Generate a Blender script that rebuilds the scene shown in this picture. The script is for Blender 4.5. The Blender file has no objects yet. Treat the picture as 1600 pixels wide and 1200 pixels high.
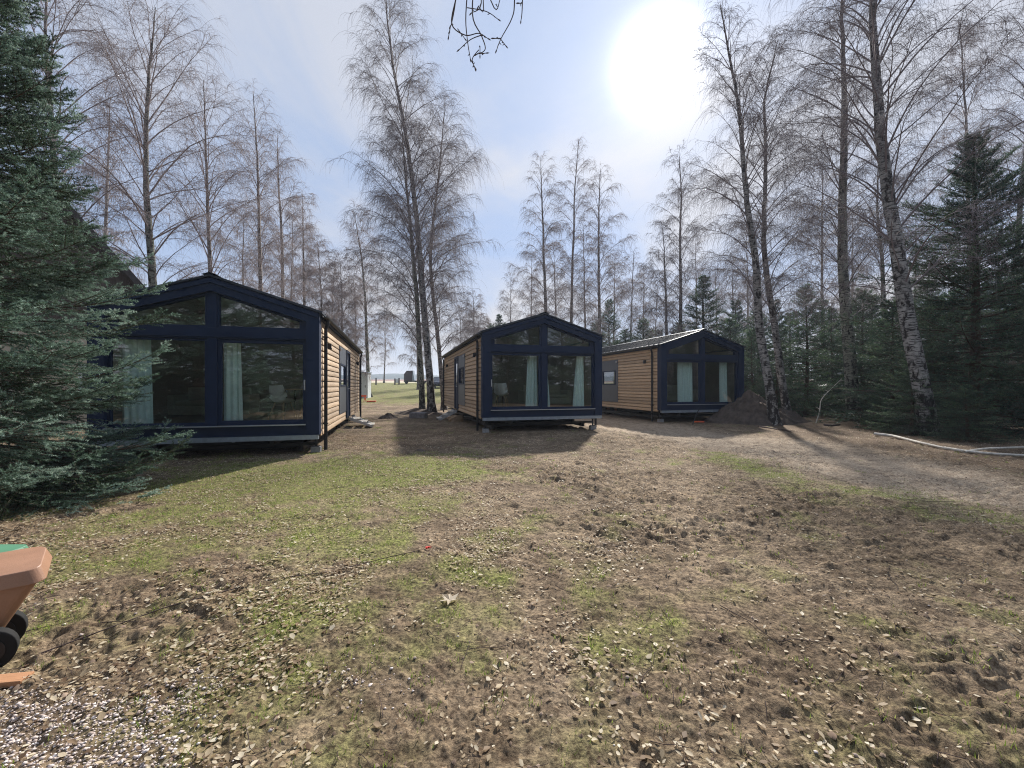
import bpy, bmesh, math, random
import numpy as np
from mathutils import Vector, Matrix
R = math.radians
PI = math.pi
sc = bpy.context.scene
col = sc.collection

# ------------------------------------------------------------ camera, sky, sun, exposure
EYE = 1.45
FPX = 654.0
cam = bpy.data.cameras.new('camera')
camo = bpy.data.objects.new('camera', cam); col.objects.link(camo)
camo.location = (0, 0, EYE); camo.rotation_euler = (R(90), 0, 0)
cam.lens = 36 * FPX / 1600; cam.sensor_width = 36
cam.shift_y = 3.2 / 1600
cam.clip_start = 0.05; cam.clip_end = 6000
sc.camera = camo

SUN_AZ = math.atan(230 / FPX)            # to the right of +Y
SUN_EL = R(36.0)
sd = Vector((math.sin(SUN_AZ) * math.cos(SUN_EL), math.cos(SUN_AZ) * math.cos(SUN_EL), math.sin(SUN_EL)))
sl = bpy.data.lights.new('sun', 'SUN'); sl.energy = 4.6; sl.angle = R(2.6); sl.color = (1, .955, .89)
so = bpy.data.objects.new('sun', sl); col.objects.link(so)
so.rotation_euler = (-sd).to_track_quat('-Z', 'Y').to_euler()

w = bpy.data.worlds.new('World'); sc.world = w; w.use_nodes = True
nt = w.node_tree; nt.nodes.clear()
def N(nt, t, **k):
    n = nt.nodes.new(t)
    for a, b in k.items():
        if a == 'ins':
            for i, v in b.items(): n.inputs[i].default_value = v
        else: setattr(n, a, b)
    return n
def LK(nt, a, b): nt.links.new(a, b)
def MATH(nt, op, a, b=None, c=None, clamp=False):
    n = nt.nodes.new('ShaderNodeMath'); n.operation = op; n.use_clamp = clamp
    for i, v in enumerate((a, b, c)):
        if v is None: continue
        if isinstance(v, (int, float)): n.inputs[i].default_value = v
        else: nt.links.new(v, n.inputs[i])
    return n.outputs[0]
def RAMP(nt, f, stops, interp='LINEAR'):
    n = nt.nodes.new('ShaderNodeValToRGB'); n.color_ramp.interpolation = interp
    e = n.color_ramp.elements
    while len(e) < len(stops): e.new(.5)
    for i, (p, c) in enumerate(stops):
        e[i].position = p; e[i].color = (c[0], c[1], c[2], 1) if isinstance(c, (tuple, list)) else (c, c, c, 1)
    nt.links.new(f, n.inputs[0]); return n.outputs[0]
def MIX(nt, f, a, b, mode='MIX'):
    n = nt.nodes.new('ShaderNodeMix'); n.data_type = 'RGBA'; n.blend_type = mode; n.clamp_result = False
    if isinstance(f, (int, float)): n.inputs[0].default_value = f
    else: nt.links.new(f, n.inputs[0])
    for i, v in ((6, a), (7, b)):
        if isinstance(v, (tuple, list)): n.inputs[i].default_value = (v[0], v[1], v[2], 1)
        else: nt.links.new(v, n.inputs[i])
    return n.outputs[2]
sky = N(nt, 'ShaderNodeTexSky', sky_type='NISHITA', sun_disc=False)
sky.sun_elevation = SUN_EL; sky.sun_rotation = SUN_AZ; sky.air_density = 1.0; sky.dust_density = .5; sky.ozone_density = 1.6
tc = N(nt, 'ShaderNodeTexCoord')
sep = N(nt, 'ShaderNodeSeparateXYZ'); LK(nt, tc.outputs['Generated'], sep.inputs[0])
zz = MATH(nt, 'ADD', MATH(nt, 'MAXIMUM', sep.outputs[2], 0.0), 0.16)
cmb = N(nt, 'ShaderNodeCombineXYZ')
LK(nt, MATH(nt, 'DIVIDE', sep.outputs[0], zz), cmb.inputs[0]); LK(nt, MATH(nt, 'DIVIDE', sep.outputs[1], zz), cmb.inputs[1])
mp = N(nt, 'ShaderNodeMapping'); mp.inputs['Scale'].default_value = (1.0, .62, 1); mp.inputs['Rotation'].default_value = (0, 0, .5); mp.inputs['Location'].default_value = (3.1, 1.7, 0)
LK(nt, cmb.outputs[0], mp.inputs[0])
nz = N(nt, 'ShaderNodeTexNoise', ins={'Scale': .85, 'Detail': 9, 'Roughness': .56, 'Distortion': .5}); LK(nt, mp.outputs[0], nz.inputs['Vector'])
cloud = RAMP(nt, nz.outputs[0], [(.38, .02), (.49, .32), (.60, .95)])
# veil of thin high cloud thickening towards the horizon and around the sun
vd = N(nt, 'ShaderNodeVectorMath', operation='DOT_PRODUCT'); LK(nt, tc.outputs['Generated'], vd.inputs[0]); vd.inputs[1].default_value = sd
ang = MATH(nt, 'ARCCOSINE', MATH(nt, 'MINIMUM', vd.outputs['Value'], 1.0))
near = MATH(nt, 'POWER', 2.718, MATH(nt, 'MULTIPLY', ang, -2.6))
hor = MATH(nt, 'POWER', MATH(nt, 'SUBTRACT', 1.0, MATH(nt, 'MINIMUM', MATH(nt, 'MAXIMUM', sep.outputs[2], 0.0), 1.0)), 5.0)
mask = MATH(nt, 'ADD', MATH(nt, 'MULTIPLY', cloud, MATH(nt, 'ADD', .74, MATH(nt, 'MULTIPLY', near, .2))), MATH(nt, 'MULTIPLY', hor, .75), clamp=True)
base = MIX(nt, 1.0, sky.outputs[0], (.92, .98, 1.25), 'MULTIPLY')
cl_b = MATH(nt, 'ADD', 5.9, MATH(nt, 'MULTIPLY', near, 1.6))
cc = N(nt, 'ShaderNodeVectorMath', operation='SCALE'); cc.inputs[0].default_value = (1.0, 1.01, 1.08); LK(nt, cl_b, cc.inputs['Scale'])
# blue floor so the gaps stay pale lavender blue like the photograph
c1 = MIX(nt, .80, base, (3.3, 4.6, 6.9))
c2 = MIX(nt, mask, c1, cc.outputs[0])
gg = MATH(nt, 'DIVIDE', ang, .053)
halo = MATH(nt, 'ADD', MATH(nt, 'MULTIPLY', MATH(nt, 'POWER', 2.718, MATH(nt, 'MULTIPLY', MATH(nt, 'MULTIPLY', gg, gg), -1.0)), 26.0), MATH(nt, 'MULTIPLY', MATH(nt, 'POWER', 2.718, MATH(nt, 'MULTIPLY', ang, -6.0)), 3.0))
hc = N(nt, 'ShaderNodeVectorMath', operation='SCALE'); hc.inputs[0].default_value = (1.0, .97, .93); LK(nt, halo, hc.inputs['Scale'])
c3 = MIX(nt, 1.0, c2, hc.outputs[0], 'ADD')
bg = N(nt, 'ShaderNodeBackground'); bg.inputs[1].default_value = .070; LK(nt, c3, bg.inputs[0])
wo = N(nt, 'ShaderNodeOutputWorld'); LK(nt, bg.outputs[0], wo.inputs[0])
sc.view_settings.view_transform = 'Standard'; sc.view_settings.look = 'None'
sc.view_settings.exposure = 0.72; sc.view_settings.gamma = 1
sc.cycles.max_bounces = 8; sc.cycles.transparent_max_bounces = 16; sc.cycles.volume_bounces = 0
sc.cycles.use_denoising = True; sc.cycles.denoising_prefilter = 'NONE'; sc.cycles.pixel_filter_type = 'BLACKMAN_HARRIS'; sc.cycles.filter_width = 1.1

# ------------------------------------------------------------ generic helpers
def tag(o, label=None, cat=None, group=None, kind=None):
    for k, v in (('label', label), ('category', cat), ('group', group), ('kind', kind)):
        if v: o[k] = v
    return o
def empty(name, loc=(0, 0, 0), rz=0.0, label=None, cat=None, group=None):
    o = bpy.data.objects.new(name, None); col.objects.link(o); o.empty_display_size = .3
    o.location = loc; o.rotation_euler = (0, 0, rz)
    return tag(o, label, cat, group)
def link(name, me, mat, parent=None, loc=None):
    o = bpy.data.objects.new(name, me); col.objects.link(o)
    if mat is not None and len(me.materials) == 0: me.materials.append(mat)
    if parent is not None: o.parent = parent
    if loc is not None: o.location = loc
    return o
def np_mesh(name, V, F, mat, parent=None, smooth=False, attrs=None, loc=None):
    V = np.ascontiguousarray(V, dtype=np.float32); F = np.ascontiguousarray(F, dtype=np.int32)
    me = bpy.data.meshes.new(name)
    me.vertices.add(len(V)); me.vertices.foreach_set('co', V.ravel())
    n, k = F.shape
    me.loops.add(n * k); me.loops.foreach_set('vertex_index', F.ravel())
    me.polygons.add(n); me.polygons.foreach_set('loop_start', np.arange(0, n * k, k, dtype=np.int32))
    me.polygons.foreach_set('loop_total', np.full(n, k, dtype=np.int32))
    if smooth: me.polygons.foreach_set('use_smooth', np.ones(n, dtype=bool))
    if attrs:
        for an, av in attrs.items():
            a = me.attributes.new(an, 'FLOAT', 'POINT'); a.data.foreach_set('value', np.ascontiguousarray(av, dtype=np.float32))
    me.update(calc_edges=True)
    return link(name, me, mat, parent, loc)
def copy_tree(o, parent=None):
    c = o.copy(); col.objects.link(c)
    if parent is not None: c.parent = parent
    for ch in list(o.children): copy_tree(ch, c)
    return c

class MB:
    """collects simple solids into one mesh"""
    def __init__(s): s.bm = bmesh.new()
    def box(s, x0, x1, y0, y1, z0, z1):
        v = [s.bm.verts.new(p) for p in ((x0,y0,z0),(x1,y0,z0),(x1,y1,z0),(x0,y1,z0),(x0,y0,z1),(x1,y0,z1),(x1,y1,z1),(x0,y1,z1))]
        for f in ((0,3,2,1),(4,5,6,7),(0,1,5,4),(1,2,6,5),(2,3,7,6),(3,0,4,7)): s.bm.faces.new([v[i] for i in f])
        return s
    def prism(s, poly, axis, c0, c1):
        """poly in the plane normal to axis ('x': (y,z), 'y': (x,z), 'z': (x,y)), extruded c0..c1"""
        def P(p, c): return {'x': (c, p[0], p[1]), 'y': (p[0], c, p[1]), 'z': (p[0], p[1], c)}[axis]
        a = [s.bm.verts.new(P(p, c0)) for p in poly]; b = [s.bm.verts.new(P(p, c1)) for p in poly]
        n = len(poly)
        s.bm.faces.new(a); s.bm.faces.new(b[::-1])
        for i in range(n): s.bm.faces.new((a[i], b[i], b[(i+1) % n], a[(i+1) % n]))
        return s
    def tube(s, pts, r, sides=8, cap=True):
        pts = [Vector(p) for p in pts]; rr = r if isinstance(r, (list, tuple)) else [r] * len(pts)
        rings = []
        for i, p in enumerate(pts):
            t = (pts[min(i+1, len(pts)-1)] - pts[max(i-1, 0)]).normalized()
            ref = Vector((0, 0, 1)) if abs(t.z) < .9 else Vector((1, 0, 0))
            u = t.cross(ref).normalized(); v = t.cross(u)
            rings.append([s.bm.verts.new(p + (u * math.cos(a) + v * math.sin(a)) * rr[i]) for a in [2*PI*k/sides for k in range(sides)]])
        for a, b in zip(rings, rings[1:]):
            for k in range(sides): s.bm.faces.new((a[k], a[(k+1) % sides], b[(k+1) % sides], b[k]))
        if cap: s.bm.faces.new(rings[0][::-1]); s.bm.faces.new(rings[-1])
        return s
    def build(s, name, mat, parent=None, bevel=0, smooth=False, loc=None, M=None):
        bmesh.ops.recalc_face_normals(s.bm, faces=s.bm.faces)
        if bevel: bmesh.ops.bevel(s.bm, geom=s.bm.edges[:], offset=bevel, segments=2, affect='EDGES', profile=.6, clamp_overlap=True)
        if M is not None: s.bm.transform(M)
        me = bpy.data.meshes.new(name); s.bm.to_mesh(me); s.bm.free()
        if smooth:
            for p in me.polygons: p.use_smooth = True
        return link(name, me, mat, parent, loc)

# vectorised gradient noise
def _h(ix, iy, s):
    n = (ix * 374761393 + iy * 668265263 + s * 974634777) & 0xffffffff
    n = ((n ^ (n >> 13)) * 1274126177) & 0xffffffff
    return ((n ^ (n >> 16)) & 0xffff) / 65535.0
def noise(x, y, s=0):
    x = np.asarray(x, dtype=np.float64); y = np.asarray(y, dtype=np.float64)
    ix = np.floor(x).astype(np.int64); iy = np.floor(y).astype(np.int64); fx = x - ix; fy = y - iy
    ux = fx*fx*fx*(fx*(fx*6-15)+10); uy = fy*fy*fy*(fy*(fy*6-15)+10)
    def g(a, b):
        an = _h(ix+a, iy+b, s) * 2 * PI
        return np.cos(an) * (fx-a) + np.sin(an) * (fy-b)
    n0 = g(0,0)*(1-ux)+g(1,0)*ux; n1 = g(0,1)*(1-ux)+g(1,1)*ux
    return (n0*(1-uy)+n1*uy) * 1.4
def fbm(x, y, s=0, o=4, g=.5):
    t = 0; a = 1; f = 1; n = 0
    for i in range(o): t = t + a*noise(x*f, y*f, s+i*17); n += a; a *= g; f *= 2.03
    return t / n
def sst(a, b, x): t = np.clip((x-a)/(b-a), 0, 1); return t*t*(3-2*t)

# ------------------------------------------------------------ materials
def pmat(name, color, rough=.6, metal=0.0, spec=.5, var=0.0, vscale=6.0, bump=0.0, bscale=40.0, stretch=(1,1,1)):
    m = bpy.data.materials.new(name); m.use_nodes = True; t = m.node_tree
    b = t.nodes['Principled BSDF']; b.inputs['Base Color'].default_value = (*color, 1)
    b.inputs['Roughness'].default_value = rough; b.inputs['Metallic'].default_value = metal
    b.inputs['Specular IOR Level'].default_value = spec
    if var or bump:
        c = N(t, 'ShaderNodeTexCoord'); mpn = N(t, 'ShaderNodeMapping'); mpn.inputs['Scale'].default_value = stretch
        LK(t, c.outputs['Object'], mpn.inputs[0])
    if var:
        n = N(t, 'ShaderNodeTexNoise', ins={'Scale': vscale, 'Detail': 6, 'Roughness': .65}); LK(t, mpn.outputs[0], n.inputs['Vector'])
        r = RAMP(t, n.outputs[0], [(.3, tuple(max(0, x*(1-var)) for x in color)), (.7, tuple(x*(1+var) for x in color))])
        LK(t, r, b.inputs['Base Color'])
        LK(t, MATH(t, 'ADD', rough-.08, MATH(t, 'MULTIPLY', n.outputs[0], .16)), b.inputs['Roughness'])
    if bump:
        n2 = N(t, 'ShaderNodeTexNoise', ins={'Scale': bscale, 'Detail': 5}); LK(t, mpn.outputs[0], n2.inputs['Vector'])
        bp = N(t, 'ShaderNodeBump', ins={'Strength': bump, 'Distance': .01}); LK(t, n2.outputs[0], bp.inputs['Height']); LK(t, bp.outputs[0], b.inputs['Normal'])
    return m
M = {}
M['navy'] = pmat('navy_paint', (.010, .022, .056), .55, 0, .22, .15, 3, .06, 60)
M['roof'] = pmat('roof_sheet', (.045, .052, .065), .38, .5, .5, .25, 4)
M['galv'] = pmat('galvanised', (.30, .35, .40), .42, .4, .5, .2, 9)
M['silver'] = pmat('silver', (.55, .58, .62), .35, .6)
M['black'] = pmat('black_plastic', (.014, .015, .018), .5, 0, .4, .2, 8)
M['greypanel'] = pmat('grey_panel', (.075, .085, .105), .45, 0, .5, .12, 5)
M['concrete'] = pmat('concrete', (.30, .30, .30), .9, 0, .2, .25, 12, .5, 60)
M['lining'] = pmat('wall_lining', (.30, .26, .21), .7, 0, .3, .1, 3)
M['floorint'] = pmat('laminate', (.24, .17, .11), .5, 0, .4, .25, 6, stretch=(8, 1, 1))
M['white'] = pmat('white_plastic', (.72, .73, .72), .4)
M['wood'] = pmat('beech', (.45, .30, .17), .6, 0, .3, .2, 14, stretch=(1, 1, .2))
M['curtain'] = pmat('curtain', (.74, .88, .84), .9, 0, .1, .06, 8, .2, 300)
M['sofa'] = pmat('sofa_fabric', (.42, .42, .33), .95, 0, .1, .1, 20, .3, 200)
M['rust'] = pmat('hub', (.16, .07, .04), .8, 0, .2, .3, 20)
M['darkboard'] = pmat('dark_boards', (.085, .068, .055), .85, 0, .2, .3, 8, stretch=(8, 1, .5))
M['pole'] = pmat('pale_birch_pole', (.60, .55, .47), .8, 0, .2, .35, 14, .4, 60)
M['rubber'] = pmat('rubber', (.018, .018, .018), .8, 0, .2)
M['stone'] = pmat('stone', (.22, .21, .21), .9, 0, .2, .35, 9, .6, 30)
M['board'] = pmat('weathered_board', (.34, .24, .15), .8, 0, .2, .3, 8, .3, 60, stretch=(1, 6, 6))
M['cream'] = pmat('cream_render', (.46, .40, .30), .9, 0, .2, .1, 3, .3, 80)
M['shingle'] = pmat('shingle', (.07, .06, .055), .8, 0, .2, .3, 12, .4, 30)
M['hill'] = pmat('far_forest', (.035, .06, .045), .9, 0, .1, .35, .05)
M['bin'] = pmat('brown_bin', (.34, .185, .115), .42, 0, .45, .14, 5, .12, 160)
M['bingreen'] = pmat('green_bin', (.10, .25, .15), .45, 0, .4, .1, 5)
M['orange'] = pmat('orange_plastic', (.80, .13, .04), .5)
M['plank'] = pmat('raw_plank', (.46, .235, .12), .7, 0, .3, .2, 9, .2, 80, stretch=(1, 8, 8))
M['redplastic'] = pmat('red_ribbon', (.75, .04, .03), .5)
M['shed'] = pmat('shed_sheet', (.62, .65, .66), .55, 0, .4, .08, 3)
M['soil'] = pmat('dark_soil', (.110, .086, .070), .95, 0, .1, .45, 5, .9, 26)
M['carwhite'] = pmat('car_paint_white', (.75, .76, .78), .2, 0, .6)
M['carblue'] = pmat('car_paint_dark', (.03, .035, .06), .2, 0, .6)
M['carglass'] = pmat('car_glass', (.10, .12, .15), .05, .5, .9)
M['headlight'] = pmat('headlight', (.6, .62, .65), .1, .3)
M['taillight'] = pmat('taillight', (.5, .02, .02), .3)
M['twigdark'] = pmat('twig_bark', (.075, .052, .048), .85, 0, .2, .3, 9)

def siding_mat():
    m = bpy.data.materials.new('larch_siding'); m.use_nodes = True; t = m.node_tree; b = t.nodes['Principled BSDF']
    c = N(t, 'ShaderNodeTexCoord'); g = N(t, 'ShaderNodeMapping'); g.inputs['Scale'].default_value = (1, 1.2, 26); LK(t, c.outputs['Object'], g.inputs[0])
    n = N(t, 'ShaderNodeTexNoise', ins={'Scale': 3.0, 'Detail': 7, 'Roughness': .6, 'Distortion': .7}); LK(t, g.outputs[0], n.inputs['Vector'])
    col_ = RAMP(t, n.outputs[0], [(.28, (.31, .205, .115)), (.5, (.47, .325, .195)), (.72, (.60, .44, .275))])
    a = N(t, 'ShaderNodeAttribute', attribute_name='tone'); 
    f = MATH(t, 'ADD', .80, MATH(t, 'MULTIPLY', a.outputs['Fac'], .38))
    v = N(t, 'ShaderNodeVectorMath', operation='SCALE'); LK(t, col_, v.inputs[0]); LK(t, f, v.inputs['Scale'])
    LK(t, v.outputs[0], b.inputs['Base Color']); b.inputs['Roughness'].default_value = .68; b.inputs['Specular IOR Level'].default_value = .3
    bp = N(t, 'ShaderNodeBump', ins={'Strength': .25, 'Distance': .004}); LK(t, n.outputs[0], bp.inputs['Height']); LK(t, bp.outputs[0], b.inputs['Normal'])
    return m
M['siding'] = siding_mat()
def glass_mat():
    m = bpy.data.materials.new('window_glass'); m.use_nodes = True; t = m.node_tree; t.nodes.clear()
    lw = N(t, 'ShaderNodeLayerWeight', ins={'Blend': .5}); 
    f = MATH(t, 'ADD', .105, MATH(t, 'MULTIPLY', MATH(t, 'POWER', lw.outputs['Facing'], 4.0), .84), clamp=True)
    tr = N(t, 'ShaderNodeBsdfTransparent'); tr.inputs[0].default_value = (.93, .96, .95, 1)
    gl = N(t, 'ShaderNodeBsdfGlossy'); gl.inputs['Roughness'].default_value = .012; gl.inputs['Color'].default_value = (.92, .95, 1, 1)
    c = N(t, 'ShaderNodeTexCoord'); n = N(t, 'ShaderNodeTexNoise', ins={'Scale': 1.1, 'Detail': 1}); LK(t, c.outputs['Object'], n.inputs['Vector'])
    bp = N(t, 'ShaderNodeBump', ins={'Strength': .012, 'Distance': .05}); LK(t, n.outputs[0], bp.inputs['Height']); LK(t, bp.outputs[0], gl.inputs['Normal'])
    mx = N(t, 'ShaderNodeMixShader'); LK(t, f, mx.inputs[0]); LK(t, tr.outputs[0], mx.inputs[1]); LK(t, gl.outputs[0], mx.inputs[2])
    o = N(t, 'ShaderNodeOutputMaterial'); LK(t, mx.outputs[0], o.inputs[0]); return m
M['glass'] = glass_mat()

def leafy(name, stops, transl=.25, rough=.6, attr='tone'):
    m = bpy.data.materials.new(name); m.use_nodes = True; t = m.node_tree; b = t.nodes['Principled BSDF']
    a = N(t, 'ShaderNodeAttribute', attribute_name=attr); c = RAMP(t, a.outputs['Fac'], stops)
    LK(t, c, b.inputs['Base Color']); b.inputs['Roughness'].default_value = rough; b.inputs['Specular IOR Level'].default_value = .3
    if transl:
        tr = N(t, 'ShaderNodeBsdfTranslucent'); LK(t, c, tr.inputs[0])
        mx = N(t, 'ShaderNodeMixShader', ins={0: transl}); LK(t, b.outputs[0], mx.inputs[1]); LK(t, tr.outputs[0], mx.inputs[2])
        LK(t, mx.outputs[0], t.nodes['Material Output'].inputs[0])
    return m
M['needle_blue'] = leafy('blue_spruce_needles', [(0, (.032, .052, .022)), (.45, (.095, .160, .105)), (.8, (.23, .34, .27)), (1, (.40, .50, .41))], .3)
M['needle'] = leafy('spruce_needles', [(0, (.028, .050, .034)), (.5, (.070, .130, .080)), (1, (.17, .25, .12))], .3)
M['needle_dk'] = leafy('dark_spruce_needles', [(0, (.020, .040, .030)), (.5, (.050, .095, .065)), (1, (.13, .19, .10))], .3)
M['leaf'] = leafy('dead_leaves', [(0, (.12, .07, .04)), (.30, (.28, .19, .11)), (.6, (.52, .41, .26)), (1, (.78, .70, .54))], .38, .6)
M['grass'] = leafy('grass_blades', [(0, (.14, .17, .03)), (.5, (.22, .32, .05)), (.9, (.40, .46, .12)), (1, (.62, .52, .30))], .42, .6)
M['gravel'] = leafy('gravel', [(0, (.20, .15, .12)), (.5, (.50, .41, .36)), (1, (.80, .72, .67))], 0, .95)

def bark_mat(name, white, dark, pinkish=0.0, wl=.42):
    """birch bark: pale, with thin dark cross marks, dark scars and a cracked black foot"""
    m = bpy.data.materials.new(name); m.use_nodes = True; t = m.node_tree; b = t.nodes['Principled BSDF']
    c = N(t, 'ShaderNodeTexCoord'); s = N(t, 'ShaderNodeSeparateXYZ'); LK(t, c.outputs['Object'], s.inputs[0])
    g1 = N(t, 'ShaderNodeMapping'); g1.inputs['Scale'].default_value = (2.2, 2.2, 13); LK(t, c.outputs['Object'], g1.inputs[0])
    n1 = N(t, 'ShaderNodeTexNoise', ins={'Scale': 2.2, 'Detail': 6, 'Roughness': .7}); LK(t, g1.outputs[0], n1.inputs['Vector'])
    g2 = N(t, 'ShaderNodeMapping'); g2.inputs['Scale'].default_value = (5, 5, 2.4); LK(t, c.outputs['Object'], g2.inputs[0])
    n2 = N(t, 'ShaderNodeTexNoise', ins={'Scale': 1.5, 'Detail': 5, 'Roughness': .6}); LK(t, g2.outputs[0], n2.inputs['Vector'])
    foot = N(t, 'ShaderNodeMapRange', interpolation_type='SMOOTHSTEP'); LK(t, s.outputs[2], foot.inputs[0])
    foot.inputs['From Min'].default_value = 2.6; foot.inputs['From Max'].default_value = 0.0; foot.inputs['To Max'].default_value = .10
    k1 = RAMP(t, n1.outputs[0], [(.43, 1.0), (.50, .0)])
    k2 = RAMP(t, MATH(t, 'ADD', n2.outputs[0], foot.outputs[0]), [(.52, 0.0), (.60, 1.0)])
    mk = MATH(t, 'MAXIMUM', k1, k2)
    n3 = N(t, 'ShaderNodeTexNoise', ins={'Scale': 1.2, 'Detail': 3}); LK(t, c.outputs['Object'], n3.inputs['Vector'])
    wc = RAMP(t, n3.outputs[0], [(.35, tuple(x*.62 for x in white)), (.65, white)])
    # young upper wood is red brown
    up = N(t, 'ShaderNodeMapRange', interpolation_type='SMOOTHSTEP'); LK(t, s.outputs[2], up.inputs[0])
    up.inputs['From Min'].default_value = 6; up.inputs['From Max'].default_value = 16; up.inputs['To Max'].default_value = .8
    wc = MIX(t, up.outputs[0], wc, (.24, .195, .18))
    cf = MIX(t, mk, wc, dark)
    LK(t, cf, b.inputs['Base Color']); b.inputs['Roughness'].default_value = .75; b.inputs['Specular IOR Level'].default_value = .25
    bp = N(t, 'ShaderNodeBump', ins={'Strength': .7, 'Distance': .02}); LK(t, MATH(t, 'SUBTRACT', 1.0, mk), bp.inputs['Height']); LK(t, bp.outputs[0], b.inputs['Normal'])
    return m
M['birch'] = bark_mat('birch_bark', (.44, .42, .39), (.035, .030, .028))
M['birch_dull'] = bark_mat('birch_bark_dull', (.44, .39, .35), (.06, .05, .045))
M['birch_green'] = bark_mat('birch_bark_algae', (.36, .36, .29), (.030, .028, .024))
M['twig'] = pmat('birch_twigs', (.28, .225, .215), .7, 0, .3, .25, 3)
M['twig_dark'] = pmat('birch_twigs_dark', (.20, .165, .165), .7, 0, .3, .25, 3)
M['spruce_bark'] = pmat('spruce_bark', (.085, .060, .045), .9, 0, .2, .4, 12, .6, 30)

# ------------------------------------------------------------ ground: one sheet to the horizon
PATHS = [  # tyre tracks: centre line points, rut half spacing, rut width, depth
    ([(-1.2, 9.5), (-.3, 7.0), (.7, 5.2), (2.2, 3.7), (4.6, 2.5), (8, 1.6)], .72, .15, .032),
    ([(0.6, 9.6), (1.6, 7.2), (3.0, 5.4), (5.2, 4.2), (8.5, 3.3), (12, 2.8)], .72, .16, .036),
    ([(-2.6, 3.8), (-.9, 4.15), (.9, 4.7), (2.8, 5.6), (4.4, 7.4), (5.2, 10)], .62, .13, .022),
    ([(0.4, 1.5), (1.5, 2.3), (3.2, 3.0), (5.2, 3.2), (8, 3.0)], .70, .15, .034),
    ([(2.5, 22), (4.4, 14), (6.0, 9.5), (8.0, 6.6), (12, 4.2)], .85, .22, .035),
    ([(-2.0, 30), (-2.6, 18), (-2.2, 12), (-1.0, 9), (1.5, 6.5), (4.5, 5.0)], .75, .18, .03),
]
def catmull(P, n=24):
    P = [P[0]] + list(P) + [P[-1]]; out = []
    for i in range(1, len(P)-2):
        p0, p1, p2, p3 = [np.array(q, dtype=float) for q in P[i-1:i+3]]
        for k in range(n):
            t = k/n; out.append(.5*((2*p1)+(-p0+p2)*t+(2*p0-5*p1+4*p2-p3)*t*t+(-p0+3*p1-3*p2+p3)*t**3))
    out.append(np.array(P[-2], dtype=float)); return np.array(out)
PL = [(catmull(p), hs, wd, dp) for p, hs, wd, dp in PATHS]
def path_field(x, y, pl):
    best = np.full(x.shape, 1e9); sgn = np.zeros(x.shape); arc = np.zeros(x.shape); s0 = 0
    for a, b in zip(pl, pl[1:]):
        d = b-a; L = math.hypot(*d); 
        if L < 1e-6: continue
        u = d/L; rx = x-a[0]; ry = y-a[1]
        t = np.clip(rx*u[0]+ry*u[1], 0, L); dx = rx-t*u[0]; dy = ry-t*u[1]; q = dx*dx+dy*dy
        m = q < best; best = np.where(m, q, best); sgn = np.where(m, u[0]*ry-u[1]*rx, sgn); arc = np.where(m, s0+t, arc); s0 += L
    return np.sqrt(best)*np.sign(sgn), arc
def far_rise(y): 
    y = np.asarray(y, dtype=float)
    return .037*np.clip(y-25, 0, 55) + .019*np.clip(y-80, 0, 220) - .012*np.clip(25-y, 0, 1)*0
def road_mask(x, y):
    c = 6.3 + (9-y)*.10 + np.clip(y-11, 0, 30)*-.33 + np.clip(6-y, 0, 6)*.5
    n = noise(x*.4, y*.4, 91)*.5
    n = n+.35*noise(x*1.7, y*1.7, 93)
    return sst(2.3, .9, np.abs(x-c+n)) * sst(1.5, 3.5, y) * sst(40, 26, y)
def grass_mask(x, y):
    n = fbm(x*1.1, y*1.1, 5, 5, .6); n2 = fbm(x*.35, y*.35, 8, 3)
    def G(cx, cy, rx, ry, a): return a*np.exp(-(((x-cx)/rx)**2+((y-cy)/ry)**2))
    b = G(-4.0, 7.0, 2.6, 1.4, .95) + G(-2.6, 5.0, 2.0, 1.9, .62) + G(-1.8, 7.2, 1.6, 1.0, .75) + G(4.7, 8.0, .75, 1.8, .85) + G(5.5, 5.2, .9, 1.5, .8) \
        + G(3.2, 7.7, 1.3, .8, .3) + G(.8, 2.9, 1.2, .9, .35) + G(-1.2, 2.7, 1.5, 1.3, .30) + G(2.0, 1.9, 1.2, .7, .35) + G(1.0, 4.3, 1.2, .7, .3) + G(-7, 3, 4, 5, .3) + G(4.4, 2.5, 1.4, .6, .3) + G(-1, 9.0, 2.5, .7, .35)
    far = sst(27, 33, y)*1.0 + sst(13, 17, np.abs(x))*.25*sst(12, 20, y)
    b = b + far - .45*road_mask(x, y)
    n4 = noise(x*3.3, y*3.3, 12)
    return np.clip(sst(.22, 1.25, b*1.15 + n*1.35 + n2*.35 + n4*.45 + .03 + .10*sst(1.5, -1.5, x)), 0, 1)
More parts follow.
